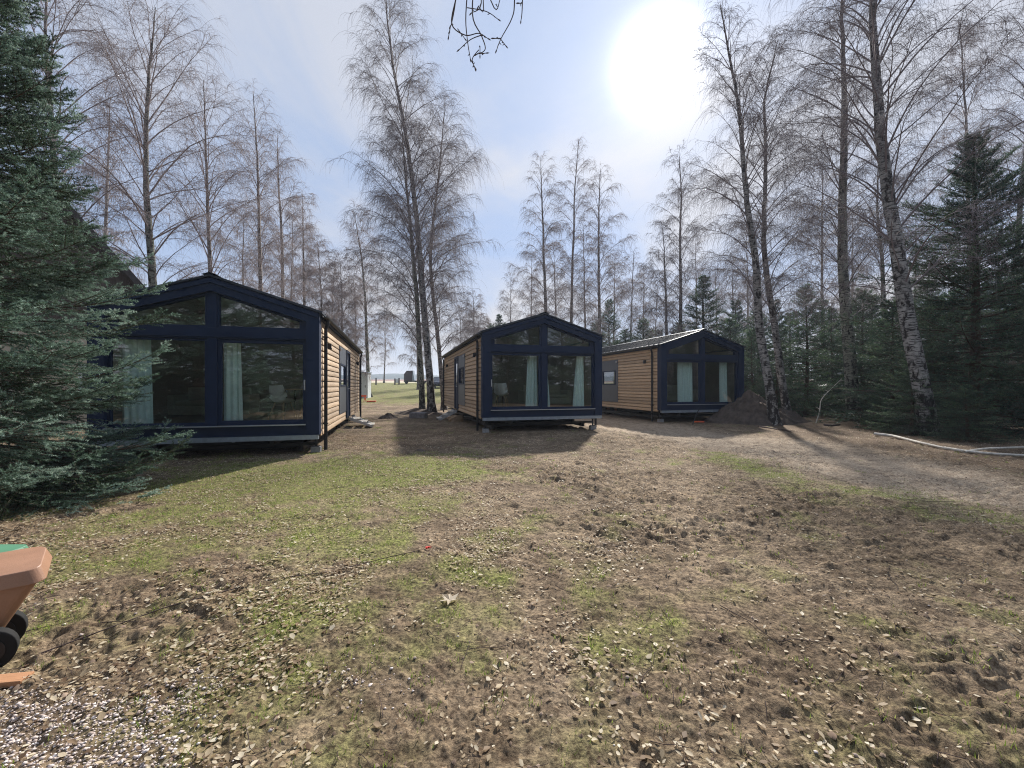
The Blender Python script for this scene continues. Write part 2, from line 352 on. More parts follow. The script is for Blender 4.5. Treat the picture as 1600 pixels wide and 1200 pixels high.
def ground_h(x, y, fine=True):
    x = np.asarray(x, dtype=float); y = np.asarray(y, dtype=float)
    r = np.hypot(x, y)
    z = .045*noise(x*.25, y*.25, 3) + .022*noise(x*.8, y*.8, 4)
    z = z*np.clip(1.6-.0*r, 0, 1) + far_rise(y)
    z = z - .03*road_mask(x, y)
    if fine:
        k = sst(26, 12, r)                                   # detail only where it can be seen
        g = grass_mask(x, y)
        wx = x + .35*noise(x*1.1, y*1.1, 21); wy = y + .35*noise(x*1.1, y*1.1, 22)
        churn = sst(-.35, .35, fbm(x*.5, y*.5, 30, 2) + .42*sst(-1.0, 2.5, x) - .26)
        ca, sa = .80, .60
        ux = wx*ca-wy*sa; uy = wx*sa+wy*ca
        q1 = noise(ux*2.1, uy*6.0, 23); q2 = noise(wx*5.0+wy*2, wy*9.5, 24); q3 = noise(ux*10, uy*19, 25)
        bil = np.abs(q1)*1.5-.35
        z = z + k*(1-.6*g)*(1-.25*sst(3.2, 1.6, y))*((.005+.022*churn)*bil+(.004+.019*churn)*q2+(.005+.017*churn)*q3)
        w1 = x*1.5+.5*noise(x*.9, y*.9, 44); w2 = y*6.5+x*1.6+1.1*noise(x*1.1, y*1.1, 45)
        rdg = np.maximum(0, 1-3.2*np.abs(noise(w1, w2, 46)))-.35
        rdg2 = np.maximum(0, 1-3.2*np.abs(noise(x*2.6+y*1.1, y*10-x*2.2+noise(x, y, 47), 48)))-.35
        z = z + k*(1-.8*g)*(.005+.028*churn)*rdg*sst(-.35, .15, noise(x*.6, y*.6, 49)) + k*(1-.8*g)*(.003+.017*churn)*rdg2
        z = z + k*.016*fbm(x*9, y*9, 40, 4, .7)
        for i_, (an, wl) in enumerate(((.35, .13), (1.2, .11), (-.5, .12), (-1.1, .14), (.8, .10))):
            mk = sst(.12, .34, noise(x*.75+i_*9, y*.75, 80+i_))*(1-g)*(.35+.65*churn)
            ph = (x*math.cos(an)+y*math.sin(an))*2*PI/wl+2.2*noise(x*1.4, y*1.4, 90+i_)
            z = z + k*mk*.0065*np.clip(np.sin(ph)*1.7, -1, 1)
        for i, (pl, hs, wd, dp) in enumerate(PL):
            lo = pl.min(0)-1.2; hi = pl.max(0)+1.2
            m = (x > lo[0]) & (x < hi[0]) & (y > lo[1]) & (y < hi[1])
            if not m.any(): continue
            d, s = path_field(x[m], y[m], pl)
            d = d + .05*noise(s*1.3, s*0+i, 50)
            e = np.abs(np.abs(d)-hs)
            inn = sst(wd*1.15, wd*.75, e)
            lug = np.sin(s*36.0 + np.sign(d)*e*34.0)
            berm = np.exp(-((e-wd*1.45)/(.05))**2)
            fade = (.45+.55*sst(-.3, .2, noise(s*.5, s*0+7.3*i, 60))) * sst(0, .7, s)
            zz_ = (-dp*.30*inn + dp*.35*berm + inn*.007*np.clip(lug*1.6, -1, 1)) * fade
            z[m] += zz_*k[m]
    # packed earth swells round a few tree feet
    return z
def gz(x, y): return float(ground_h(np.array([x]), np.array([y]), False)[0])

GRAVEL = lambda x, y: sst(.75, .25, np.hypot((x+2.05)/1.5, (y-1.55)/.85) + .30*noise(x*2.2, y*2.2, 77))
def build_ground():
    th = np.concatenate([np.linspace(-64, 64, 960), np.linspace(68, 292, 70)]); th = np.radians(th)
    rs = [0.35]
    while rs[-1] < 13: rs.append(rs[-1]*1.0065)
    while rs[-1] < 40: rs.append(rs[-1]*1.02)
    while rs[-1] < 3500: rs.append(rs[-1]*1.08)
    rs = np.array(rs); nr, na = len(rs), len(th)
    RR, TT = np.meshgrid(rs, th, indexing='ij')
    X = (RR*np.sin(TT)).ravel(); Y = (RR*np.cos(TT)).ravel()
    Z = ground_h(X, Y)
    far = np.hypot(X, Y); Z = np.where(far > 320, np.minimum(Z, 6.3), Z)
    V = np.stack([X, Y, Z], 1)
    i = np.arange(nr-1)[:, None]*na; j = np.arange(na)[None, :]; jn = (j+1) % na
    F = np.stack([i+j, i+jn, i+na+jn, i+na+j], -1).reshape(-1, 4)[:, ::-1]
    c = len(V); V = np.vstack([V, [[0, 0, gz(0, 0)]]])
    # close the small hole beneath the camera
    tri = np.stack([np.full(na, c), (np.arange(na)+1) % na, np.arange(na), np.full(na, c)], 1)
    X = V[:, 0]; Y = V[:, 1]
    at = {'grass': grass_mask(X, Y), 'road': road_mask(X, Y),
          'litter': np.clip(sst(7.8, 9.2, X+.25*np.abs(Y-10)*0)*sst(30, 20, Y) + sst(-1.0, -4, X)*sst(9, 6, Y)*.35, 0, 1), 'gravel': GRAVEL(X, Y)}
    o = np_mesh('ground', V, F, None, None, True, at)
    m = bpy.data.materials.new('bare_earth'); m.use_nodes = True; t = m.node_tree; b = t.nodes['Principled BSDF']
    tcn = N(t, 'ShaderNodeTexCoord'); P = tcn.outputs['Object']
    def nz(sc_, de=6, ro=.6, di=0): 
        n = N(t, 'ShaderNodeTexNoise', ins={'Scale': sc_, 'Detail': de, 'Roughness': ro, 'Distortion': di}); LK(t, P, n.inputs['Vector']); return n.outputs[0]
    def at_(n): return N(t, 'ShaderNodeAttribute', attribute_name=n).outputs['Fac']
    big = nz(.7, 4); mid = nz(5, 6, .65); fine = nz(38, 8, .75); grit = nz(150, 3, .8)
    earth = RAMP(t, big, [(.33, (.150, .111, .074)), (.5, (.222, .167, .113)), (.68, (.31, .24, .168))])
    earth = MIX(t, .75, earth, RAMP(t, mid, [(.38, (.55, .50, .46)), (.5, (.90, .88, .86)), (.62, (1.30, 1.26, 1.2))]), 'MULTIPLY')
    earth = MIX(t, .9, earth, RAMP(t, fine, [(.40, (.38, .34, .31)), (.5, (.95, .95, .95)), (.59, (1.6, 1.58, 1.5))]), 'MULTIPLY')
    moss = RAMP(t, fine, [(.40, (.058, .066, .015)), (.5, (.160, .188, .038)), (.60, (.34, .35, .105))])
    gm = MATH(t, 'MULTIPLY', at_('grass'), RAMP(t, MATH(t, 'ADD', MATH(t, 'MULTIPLY', mid, .6), MATH(t, 'MULTIPLY', fine, .4)), [(.38, .25), (.58, 1.0)]))
    c = MIX(t, MATH(t, 'MULTIPLY', gm, .88), earth, moss)
    sand = RAMP(t, fine, [(.38, (.30, .225, .155)), (.5, (.47, .365, .26)), (.62, (.64, .53, .40))])
    c = MIX(t, MATH(t, 'MULTIPLY', at_('road'), RAMP(t, mid, [(.35, .35), (.6, .85)])), c, sand)
    lit = RAMP(t, grit, [(.35, (.07, .045, .03)), (.5, (.15, .10, .065)), (.65, (.26, .19, .12))])
    c = MIX(t, MATH(t, 'MULTIPLY', at_('litter'), .7), c, lit)
    # distant fields: pale stubble strip between the lawn and the hills
    sp = N(t, 'ShaderNodeSeparateXYZ'); LK(t, P, sp.inputs[0])
    fd = N(t, 'ShaderNodeMapRange'); LK(t, sp.outputs[1], fd.inputs[0]); fd.inputs['From Min'].default_value = 82; fd.inputs['From Max'].default_value = 88
    st = RAMP(t, MATH(t, 'MULTIPLY', sp.outputs[1], .002), [(.0, (.52, .46, .33)), (.24, (.52, .46, .33)), (.27, (.34, .22, .18)), (.6, (.30, .20, .17))])
    c = MIX(t, fd.outputs[0], c, st)
    LK(t, c, b.inputs['Base Color']); b.inputs['Roughness'].default_value = .93; b.inputs['Specular IOR Level'].default_value = .15
    vo = N(t, 'ShaderNodeTexVoronoi', ins={'Scale': 26.0}); LK(t, P, vo.inputs['Vector'])
    hgt = MATH(t, 'ADD', MATH(t, 'ADD', MATH(t, 'MULTIPLY', mid, 2.2), MATH(t, 'MULTIPLY', fine, 1.1)), MATH(t, 'ADD', MATH(t, 'MULTIPLY', grit, .30), MATH(t, 'MULTIPLY', vo.outputs['Distance'], -.5)))
    bp = N(t, 'ShaderNodeBump', ins={'Strength': 1.0, 'Distance': .015}); LK(t, hgt, bp.inputs['Height']); LK(t, bp.outputs[0], b.inputs['Normal'])
    o.data.materials.append(m); tag(o, kind='structure')
    # plug disc
    np_mesh('ground_under_camera', np.array([[math.cos(a)*.36, math.sin(a)*.36, gz(0, 0)-.01] for a in np.linspace(0, 2*PI, 24, endpoint=False)]), np.arange(24)[None, :], m)
    tag(bpy.data.objects['ground_under_camera'], kind='structure')
build_ground()

# far wooded hills
def build_hills():
    n = 220; xs = np.linspace(-2600, 2600, n)
    rows = []
    for k, (yy, hh) in enumerate(((640, 0), (660, .55), (720, .9), (800, 1.0), (1000, .6), (1300, 0))):
        h = 6 + hh*(16+7*fbm(xs/260, xs*0+3.3, 70, 4)*2 + 1.6*noise(xs/22, xs*0, 71))
        rows.append(np.stack([xs, np.full(n, yy)+30*noise(xs/90, xs*0+k, 72), h], 1))
    V = np.vstack(rows); F = []
    i = np.arange(5)[:, None]*n; j = np.arange(n-1)[None, :]
    F = np.stack([i+j, i+j+1, i+n+j+1, i+n+j], -1).reshape(-1, 4)
    o = np_mesh('hills', V, F, M['hill'], None, True); tag(o, kind='structure')
build_hills()

# ------------------------------------------------------------ tubes in bulk
def tubes(P, Rr, sides=3):
    """P (n,k,3) polylines, Rr (n,k) radii -> V,F"""
    n, k, _ = P.shape
    T = np.gradient(P, axis=1); T /= np.linalg.norm(T, axis=2, keepdims=True)+1e-9
    ref = np.zeros((n, 1, 3)); av = np.abs(T.mean(1)); idx = av.argmin(1); ref[np.arange(n), 0, idx] = 1
    U = np.cross(T, ref); U /= np.linalg.norm(U, axis=2, keepdims=True)+1e-9; W = np.cross(T, U)
    a = np.arange(sides)*2*PI/sides
    V = P[:, :, None, :] + Rr[:, :, None, None]*(U[:, :, None, :]*np.cos(a)[None, None, :, None] + W[:, :, None, :]*np.sin(a)[None, None, :, None])
    V = V.reshape(-1, 3)
    b = (np.arange(n)*k*sides)[:, None, None]; kk = (np.arange(k-1)*sides)[None, :, None]; s = np.arange(sides)[None, None, :]; sn = (s+1) % sides
    F = np.stack([b+kk+s, b+kk+sn, b+kk+sides+sn, b+kk+sides+s], -1).reshape(-1, 4)
    return V, F
def join(parts):
    Vs, Fs, o = [], [], 0
    for V, F in parts: Vs.append(V); Fs.append(F+o); o += len(V)
    return np.vstack(Vs), np.vstack(Fs)
def grow(rng, P0, az, e0, e1, L, K, wob=.12, ecurve=1.0):
    """integrate polylines from P0 with azimuth az, elevation going e0->e1"""
    n = len(P0); u = np.linspace(0, 1, K)[None, :]
    el = e0[:, None] + (e1-e0)[:, None]*u**ecurve
    azw = az[:, None] + np.cumsum(rng.normal(0, wob, (n, K)), 1); el = el + np.cumsum(rng.normal(0, wob*.5, (n, K)), 1)
    D = np.stack([np.cos(el)*np.cos(azw), np.cos(el)*np.sin(azw), np.sin(el)], -1)
    st = D*(L/(K-1))[:, None, None]
    P = np.concatenate([np.zeros((n, 1, 3)), np.cumsum(st[:, :-1], 1)], 1) + P0[:, None, :]
    return P, azw, el
def sample(P, u):
    """P (n,k,3), u (n,) -> position"""
    k = P.shape[1]; f = u*(k-1); i = np.minimum(f.astype(int), k-2); t = (f-i)[:, None]; r = np.arange(len(P))
    return P[r, i]*(1-t)+P[r, i+1]*t

def birch_geo(seed, path, r0, nl=59, reach=3.4, first=.18, droop=1.0, n2=11, n3=11, twig_r=0.0035, up=1.0, twl=1.0, side=None, leaders=()):
    rng = np.random.default_rng(seed)
    path = np.array(path, dtype=float); H = path[-1, 2]
    tt = np.linspace(0, len(path)-1, 40); TP = np.stack([np.interp(tt, np.arange(len(path)), path[:, c]) for c in range(3)], 1)
    # smooth & wobble
    for _ in range(6): TP[1:-1] = (TP[:-2]+TP[1:-1]*2+TP[2:])/4
    TP[:, :2] += .035*H/18*np.cumsum(rng.normal(0, 1, (40, 2)), 0)*np.linspace(0, 1, 40)[:, None]*.5
    hz = np.clip(TP[:, 2]/H, 0, 1)
    tr = r0*(1-hz)**.85*.92+.012 + r0*.55*np.exp(-TP[:, 2]/.30)
    TV, TF = tubes(TP[None], tr[None], 12)
    if seed is not None:      # knobbly bark
        ang = np.tile(np.arange(12), 40); hh = np.repeat(TP[:, 2], 12)
        cen = np.repeat(TP, 12, 0); dv = TV-cen
        TV = cen+dv*(1+.10*noise(ang*.9+seed, hh*2.2, 5)+.16*np.exp(-hh/.4)*np.sin(ang*2.1+seed))[:, None]
    tparts = [(TV, TF)]
    # limbs
    u = first+(1-first)*(np.linspace(0, 1, nl)**.92)*.985; u = np.clip(u+rng.normal(0, .012, nl), first*.9, .99)
    P0 = np.stack([np.interp(u*H, TP[:, 2], TP[:, c]) for c in range(3)], 1)
    az = np.arange(nl)*2.4+rng.normal(0, .45, nl)
    if side is not None: az = side[0]+(((az-side[0]+PI) % (2*PI))-PI)*side[1]
    v = (u-first)/(1-first)
    nl = len(u); L = reach*(.62+.38*np.sin(np.clip(v*1.6, 0, 1)*PI*.5))*np.clip(1-v, 0, 1)**.48*rng.uniform(.62, 1.15, nl)+.16
    e0 = R(50)+R(18)*v+rng.normal(0, .13, nl); e1 = R(34)*up+R(30)*v-R(44)*droop*(1-v*.4)+rng.normal(0, .30, nl)
    LP, la, le = grow(rng, P0, az, e0, e1, L*1.25, 11, .085, 1.5)
    rb = np.interp(u*H, TP[:, 2], tr)
    r1 = np.minimum(rb*.40, .007+.0068*L)[:, None]*(1-np.linspace(0, 1, 11)[None, :]*.86)
    parts = [tubes(LP, r1, 5)]
    # second order
    n_ = nl*n2; pi = np.sort(rng.choice(nl, n_, p=L**1.15/(L**1.15).sum())); uu = rng.uniform(.10, 1, n_)**.85
    Q0 = sample(LP[pi], uu); paz = la[pi, (uu*10).astype(int)]; pel = le[pi, (uu*10).astype(int)]
    sg = rng.choice([-1, 1], n_); a2 = paz+sg*rng.uniform(.35, 1.15, n_)
    L2 = (L[pi]*.36*(1.15-uu*.65)+.26)*rng.uniform(.5, 1.35, n_)
    P2, a2w, e2w = grow(rng, Q0, a2, pel*.6+rng.uniform(-.1, .45, n_), pel*.3-R(55)*droop+rng.normal(0, .3, n_), L2, 7, .13, 1.3)
    r2 = (.0024+.0036*L2)[:, None]*(1-np.linspace(0, 1, 7)[None, :]*.6)
    r2 = np.maximum(r2, twig_r*.85)
    parts.append(tubes(P2, r2, 4))
    # hanging twigs
    m = n_*n3; p3 = np.sort(rng.choice(n_, m, p=L2/L2.sum())); u3 = rng.uniform(.12, 1, m)
    T0 = sample(P2[p3], u3); a3 = a2w[p3, (u3*6).astype(int)]+rng.normal(0, .9, m); 
    L3 = np.clip(rng.gamma(2.4, .24, m)*twl*(.55+.35*L2[p3])*np.clip(L[pi[p3]]/1.6, .35, 1.1), .10, 2.2)
    P3, a3w, e3w = grow(rng, T0, a3, e2w[p3, (u3*6).astype(int)]+rng.normal(0, .45, m), np.full(m, -R(82)*min(1, droop))+rng.normal(0, .22, m), L3, 5, .16, .55)
    r3 = np.full((m, 5), twig_r)*(1-np.linspace(0, 1, 5)[None, :]*.5)
    parts.append(tubes(P3, r3, 3))
    # limb tips
    m = nl*7; p4 = np.repeat(np.arange(nl), 7); u4 = rng.uniform(.6, 1, m)
    P4, _, _ = grow(rng, sample(LP[p4], u4), la[p4, 10]+rng.normal(0, .7, m), le[p4, 10]+rng.normal(0, .4, m), np.full(m, -R(80)*min(1, droop)), rng.uniform(.3, 1.0, m)*twl, 5, .14, .7)
    parts.append(tubes(P4, np.full((m, 5), twig_r)*(1-np.linspace(0, 1, 5)[None, :]*.5), 3))
    # spray at the very top
    return join(tparts), join(parts)

def px(xp, d): return (xp-800)/FPX*d
def hz_(yp, d): return EYE+(603.2-yp)*d/FPX
def birch_px(name, seed, d, pts, r0, label, group='bare birches', bark='birch', twig='twig', base=None, **k):
    """pts: list of (xpix,ypix) of the trunk bottom to top, standing at distance d; the crown gets real depth"""
    bx = px(pts[0][0], d); g = gz(bx, d)
    loc = (bx, d, g-.03)
    path = [(0, 0, 0)]; rng = random.Random(seed); dy = 0
    for xp, yp in pts[1:]:
        dy += rng.uniform(-.25, .25); path.append((px(xp, d)-bx, dy, hz_(yp, d)-g))
    H = path[-1][2]; zs = np.linspace(0, H, 14); pa = np.array(path)
    path = np.stack([np.interp(zs, pa[:, 2], pa[:, 0]), np.interp(zs, pa[:, 2], pa[:, 1]), zs], 1)
    root = empty(name, loc, 0, label, 'birch tree', group)
    (TV, TF), (CV, CF) = birch_geo(seed, path, r0, **k)
    np_mesh('trunk', TV, TF, M[bark], root, True)
    np_mesh('crown', CV, CF, M[twig], root, True)
    return root

# ------------------------------------------------------------ spruces
def spruce_geo(seed, H, Rad, nb, n_side, nlen, nwid, per_m, z0=.15, droop=.25, tipup=.5, taper=.85, sub=3, hmin=None, azr=None, rtrunk=.1, lenvar=.22, spread=.9):
    rng = np.random.default_rng(seed)
    zt = np.linspace(0, H, 16); tr = rtrunk*(1-zt/H)**.9+.008+rtrunk*.4*np.exp(-zt/.25)
    TP = np.stack([.03*np.sin(zt*1.1+seed), .03*np.cos(zt*.8+seed), zt], 1)
    trunk = tubes(TP[None], tr[None], 9)
    f = np.linspace(0, 1, nb); h = z0+(H*.985-z0)*f**1.12; h = h+rng.normal(0, .04, nb)
    az = np.arange(nb)*2.3999+rng.normal(0, .3, nb)
    if azr is not None: az = azr[0]+(az % (2*PI))/(2*PI)*(azr[1]-azr[0])
    L = (Rad*(1-h/H)**taper+.10)*rng.normal(1, lenvar, nb).clip(.55, 1.45)
    fr = h/H
    e0 = R(8)-droop*R(60)*(1-fr)+R(38)*fr**2+rng.normal(0, .08, nb); e1 = e0+tipup*R(45)*(1-.4*fr)
    B, ba, be = grow(rng, np.stack([0*h, 0*h, h], 1), az, e0, e1, L, 12, .045, 1.6)
    rb = np.clip(.005+.008*L, .005, .035)[:, None]*(1-np.linspace(0, 1, 12)[None, :]*.8)
    wood = [tubes(B, rb, 5)]
    shoots = []; tones = []
    btone = rng.uniform(.05, .85, nb)
    def needles_on(P, tone, spm, scale=1.0):
        """scatter needles along polylines P (n,k,3)"""
        seg = np.linalg.norm(np.diff(P, axis=1), axis=2).sum(1)
        cnt = np.maximum(2, (seg*spm+rng.random(len(seg)))).astype(int); idx = np.repeat(np.arange(len(P)), cnt)
        u = rng.random(len(idx)); p = sample(P[idx], u); q = sample(P[idx], np.minimum(u+.04, 1)); q0 = sample(P[idx], np.maximum(u-.04, 0))
        t = q-q0; t /= np.linalg.norm(t, axis=1, keepdims=True)+1e-9
        v = rng.normal(0, 1, (len(idx), 3)); v[:, 2] += .25; v -= (v*t).sum(1, keepdims=True)*t; v /= np.linalg.norm(v, axis=1, keepdims=True)+1e-9
        d = t*rng.uniform(.35, .8, (len(idx), 1))+v*.8; d /= np.linalg.norm(d, axis=1, keepdims=True)
        sd_ = np.cross(d, rng.normal(0, 1, (len(idx), 3))); sd_ /= np.linalg.norm(sd_, axis=1, keepdims=True)+1e-9
        ln = nlen*rng.uniform(.7, 1.15, (len(idx), 1))*scale; wd = nwid*.5*scale
        a = p-sd_*wd; b = p+sd_*wd; c = p+d*ln
        V = np.stack([a, b, c], 1).reshape(-1, 3)
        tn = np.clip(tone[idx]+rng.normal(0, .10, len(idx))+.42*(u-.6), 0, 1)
        shoots.append(V); tones.append(np.repeat(tn, 3))
    # the outer part of each bough
    u0 = .16
    k = 10; uo = np.linspace(u0, 1, k)
    OB = np.stack([sample(B, np.full(nb, q)) for q in uo], 1)
    needles_on(OB, btone, per_m)
    # side shoots in flat sprays
    n = nb*n_side; pi = np.repeat(np.arange(nb), n_side); uu = np.tile(np.linspace(.14, .97, n_side), nb)+rng.normal(0, .02, n); uu = uu.clip(.08, .99)
    sg = np.tile(np.where(np.arange(n_side) % 2 == 0, 1., -1.), nb)
    S0 = sample(B[pi], uu); ii = (uu*11).astype(int)
    sa = ba[pi, ii]+sg*(spread+rng.normal(0, .16, n)); se = be[pi, ii]-.10+rng.normal(0, .14, n)
    SL = (L[pi]*.52*(1.06-uu)**.8+.07+.03*L[pi])*rng.uniform(.65, 1.2, n)
    S, saw, sew = grow(rng, S0, sa, se, se-.30*droop+.12, SL, 6, .05)
    wood.append(tubes(S, np.clip(.0025+.006*SL, .0025, .010)[:, None]*(1-np.linspace(0, 1, 6)[None]*.6), 3))
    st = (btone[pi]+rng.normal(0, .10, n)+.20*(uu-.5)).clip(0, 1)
    needles_on(S, st, per_m)
    if sub:
        m = n*sub; p2 = np.repeat(np.arange(n), sub); u2 = np.tile(np.linspace(.28, .86, sub), n)+rng.normal(0, .05, m); u2 = u2.clip(.1, .98)
        s2 = np.tile(np.where(np.arange(sub) % 2 == 0, 1., -1.), n)
        C0 = sample(S[p2], u2); j2 = (u2*5).astype(int)
        CL = (SL[p2]*.46*(1.15-u2)+.035)*rng.uniform(.6, 1.2, m)
        C, _, _ = grow(rng, C0, saw[p2, j2]+s2*(.75+rng.normal(0, .2, m)), sew[p2, j2]-.18+rng.normal(0, .2, m), sew[p2, j2]-.1, CL, 4, .06)
        needles_on(C, (st[p2]+rng.normal(0, .08, m)).clip(0, 1), per_m)
    V = np.vstack(shoots); T = np.concatenate(tones)
    # needle tone is darker towards the base of each shoot, paler at the tip
    F = np.arange(len(V)).reshape(-1, 3)
    return trunk, join(wood), (V, F, T)
def spruce(name, loc, rz, label, mat, group, geo, parts=True):
    root = empty(name, loc, rz, label, 'spruce tree', group)
    (TV, TF), (WV, WF), (V, F, T) = geo
    tk = np_mesh('trunk', TV, TF, M['spruce_bark'], root, True)
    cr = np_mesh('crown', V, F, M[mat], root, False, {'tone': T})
    np_mesh('bough', WV, WF, M['spruce_bark'], cr, True)
    return root

# big blue spruce at the left edge, a few steps from the camera
SPX, SPY = -6.66, 5.18
blue = spruce('blue_spruce', (SPX, SPY, gz(SPX, SPY)-.05), 0, 'tall blue spruce at the left edge, its boughs hanging down to the grass', 'needle_blue', 'spruces of the garden',
       spruce_geo(11, 8.1, 1.78, 250, 20, .027, .0074, 290, z0=.10, droop=.30, tipup=.85, taper=.86, sub=5, rtrunk=.13, lenvar=.19))
# big dark spruce at the right edge
bs = spruce('tall_spruce', (14.6, 13.2, gz(14.6, 13.2)-.05), .4, 'tallest dark spruce at the right edge, wide skirt of boughs beside the leaning birch', 'needle_dk', 'spruces of the garden',
       spruce_geo(12, 9.4, 3.4, 200, 22, .068, .015, 44, z0=.12, droop=.22, tipup=.55, taper=.80, sub=3, rtrunk=.16, lenvar=.30))
# three medium variants reused for the belt of spruces
protos = []
for i, (H, Rd, nb, tp) in enumerate(((6.0, 2.1, 120, .85), (6.5, 1.75, 120, .9), (5.5, 2.2, 105, .75))):
    protos.append(spruce_geo(20+i, H, Rd, nb, 16, .085, .020, 26, z0=.1, droop=.2+.1*i, tipup=.55, taper=tp, sub=2, rtrunk=.09, lenvar=.2))
first = {}
def put_spruce(xp, yp_top, d, k, label, name='spruce', s=1.0, mat=None, rz=None, group='spruces in the belt behind the cabins', xw=None, h=None):
    x = px(xp, d) if xw is None else xw; g = gz(x, d)
    Hn = (6.0, 6.5, 5.5)[k]; Ht = (hz_(yp_top, d)-g) if h is None else h
    if k not in first:
        o = spruce(name, (x, d, g-.05), 0, label, ('needle', 'needle_dk', 'needle')[k], group, protos[k]); first[k] = o
    else:
        o = copy_tree(first[k]); o.name = name; o['label'] = label; o['group'] = group; o.location = (x, d, g-.05)
    f = Ht/Hn; o.scale = (f*s, f*s, f); o.rotation_euler = (0, 0, (xp*1.7+d) if rz is None else rz)
    return o
put_spruce(1260, 447, 20.5, 0, 'pointed green spruce straight behind the leaning white stick, bare sky at its tip')
put_spruce(1100, 432, 29, 1, 'tall pointed spruce whose tip rises over the roof ridge of the farthest cabin', s=1.35)
put_spruce(952, 470, 37, 2, 'small narrow spruce tip just right of the middle cabin roof', s=.8)
put_spruce(1175, 515, 22, 2, 'low bushy spruce close to the right wall of the farthest cabin', s=1.1)
put_spruce(1213, 468, 19.5, 1, 'slim spruce between the forked birch trunks and the pointed green spruce', s=.9)
put_spruce(1300, 482, 22, 1, 'low spruce filling the gap left of the straight dark birch trunk', s=1.1)
put_spruce(1348, 452, 19.5, 0, 'spruce right of the straight dark birch trunk', s=1.15)
put_spruce(1395, 470, 16.2, 2, 'spruce standing behind the foot of the thick leaning birch', s=1.1)
put_spruce(1380, 500, 24, 0, 'shaded spruce deep behind the thin back birch', s=1.3)
put_spruce(1455, 470, 17.5, 1, 'dark spruce directly behind the thick leaning birch', s=1.35)
put_spruce(1490, 455, 20, 0, 'dark spruce half hidden by the tallest spruce, on its left', s=1.2)
put_spruce(1600, 400, 18, 1, 'dark spruce cut by the right edge of the photo behind the tallest spruce', s=1.3)
put_spruce(1425, 560, 12.6, 2, 'knee high bushy spruce at the foot of the thick leaning birch', name='young_spruce', s=1.25)
put_spruce(1375, 600, 14.4, 0, 'young green spruce beside the grey boulder', name='young_spruce', s=1.3)
put_spruce(1510, 600, 10.9, 2, 'low spruce seedling thicket at the skirt of the tallest spruce', name='young_spruce', s=1.5)
for i, (xp, yt, d, k, s) in enumerate(((905, 515, 34, 0, 1.2), (930, 505, 40, 2, 1.2), (978, 515, 36, 0, 1.3), (1005, 500, 38, 2, 1.3), (1030, 515, 33, 1, 1.4), (1060, 505, 38, 0, 1.3), (1140, 500, 27, 2, 1.3), (1150, 470, 33, 1, 1.3), (1185, 485, 28, 0, 1.3),
        (1235, 490, 27, 2, 1.3), (1285, 470, 30, 1, 1.4), (1330, 480, 28, 0, 1.4), (1365, 465, 31, 2, 1.3), (1410, 450, 28, 1, 1.4), (1450, 440, 30, 0, 1.4), (1515, 430, 26, 2, 1.4), (1560, 400, 24, 1, 1.4), (1620, 380, 25, 0, 1.5), (780, 492, 52, 1, 1.2), (765, 505, 56, 0, 1.3))):
    put_spruce(xp, yt, d, k, 'dark spruce of the even back row, behind the cabins and the birches', s=s, group='back row of dark spruces')

# ------------------------------------------------------------ birches
# left row behind the nearest cabin, running away to the lawn
G1 = 'birch row behind the nearest cabin'
birch_px('birch', 31, 15.5, [(103, 628), (103, 420), (104, 200), (99, 60), (96, -60)], .14, 'tall birch with reddish trunk right of the blue spruce, top cut by the frame', G1, 'birch_dull', nl=54, reach=4.6, first=.34, n2=11, n3=11, twig_r=0.0032)
birch_px('birch', 32, 17.0, [(250, 625), (246, 440), (238, 300), (241, 180), (247, 60), (252, 22)], .19, 'wide spreading birch with upswept limbs over the left half of the nearest roof', G1, 'birch_green', nl=59, reach=5.0, first=.27, n2=12, n3=11, twig_r=0.0032)
birch_px('birch', 33, 20.0, [(332, 622), (328, 430), (322, 330), (314, 230), (312, 120)], .14, 'slender birch above the peak of the nearest roof', G1, 'birch_dull', nl=45, reach=4.1, first=.28, n2=10, n3=10, twig_r=0.0035)
birch_px('birch', 34, 23.0, [(405, 620), (406, 440), (402, 300), (396, 200), (390, 135)], .15, 'upright birch over the right slope of the nearest roof', G1, 'birch_dull', nl=48, reach=3.2, first=.22, n2=10, n3=11, twig_r=0.0038, droop=1.15)
birch_px('birch', 35, 27.0, [(442, 618), (441, 440), (436, 320), (430, 240), (428, 205)], .16, 'birch just left of the low eave end of the nearest roof', G1, 'birch_dull', nl=45, reach=3.0, first=.2, n2=10, n3=11, twig_r=0.0042, droop=1.15)
birch_px('birch', 36, 31.0, [(478, 615), (476, 420), (470, 300)], .15, 'rounded weeping birch with a fountain crown, right of the upright pair', G1, 'birch_dull', nl=45, reach=2.9, first=.18, n2=11, n3=14, twig_r=0.0050, droop=1.3)
birch_px('birch', 37, 34.0, [(503, 613), (502, 450), (498, 372)], .13, 'dense brown birch left of the lawn gap', G1, 'birch_dull', nl=45, reach=3.0, first=.12, n2=11, n3=15, twig_r=0.0059, droop=1.2)
birch_px('birch', 38, 36.0, [(535, 612), (533, 480), (530, 400)], .12, 'low dense birch thicket tree near the white shed', G1, 'birch_dull', nl=45, reach=2.7, first=.10, n2=11, n3=15, twig_r=0.0059, droop=1.2)
birch_px('birch', 39, 38.0, [(577, 618), (575, 560), (571, 450), (563, 370), (556, 330)], .19, 'birch with a flared foot at the lawn gap beside the white shed', G1, 'birch_green', nl=51, reach=3.6, first=.22, n2=11, n3=13, twig_r=0.0050, droop=1.1)
birch_px('birch', 40, 48.0, [(555, 612), (556, 500), (552, 430)], .15, 'far birch at the end of the row, faint against the sky', G1, 'birch_dull', nl=40, reach=3.6, first=.12, n2=10, n3=11, twig_r=0.0067)
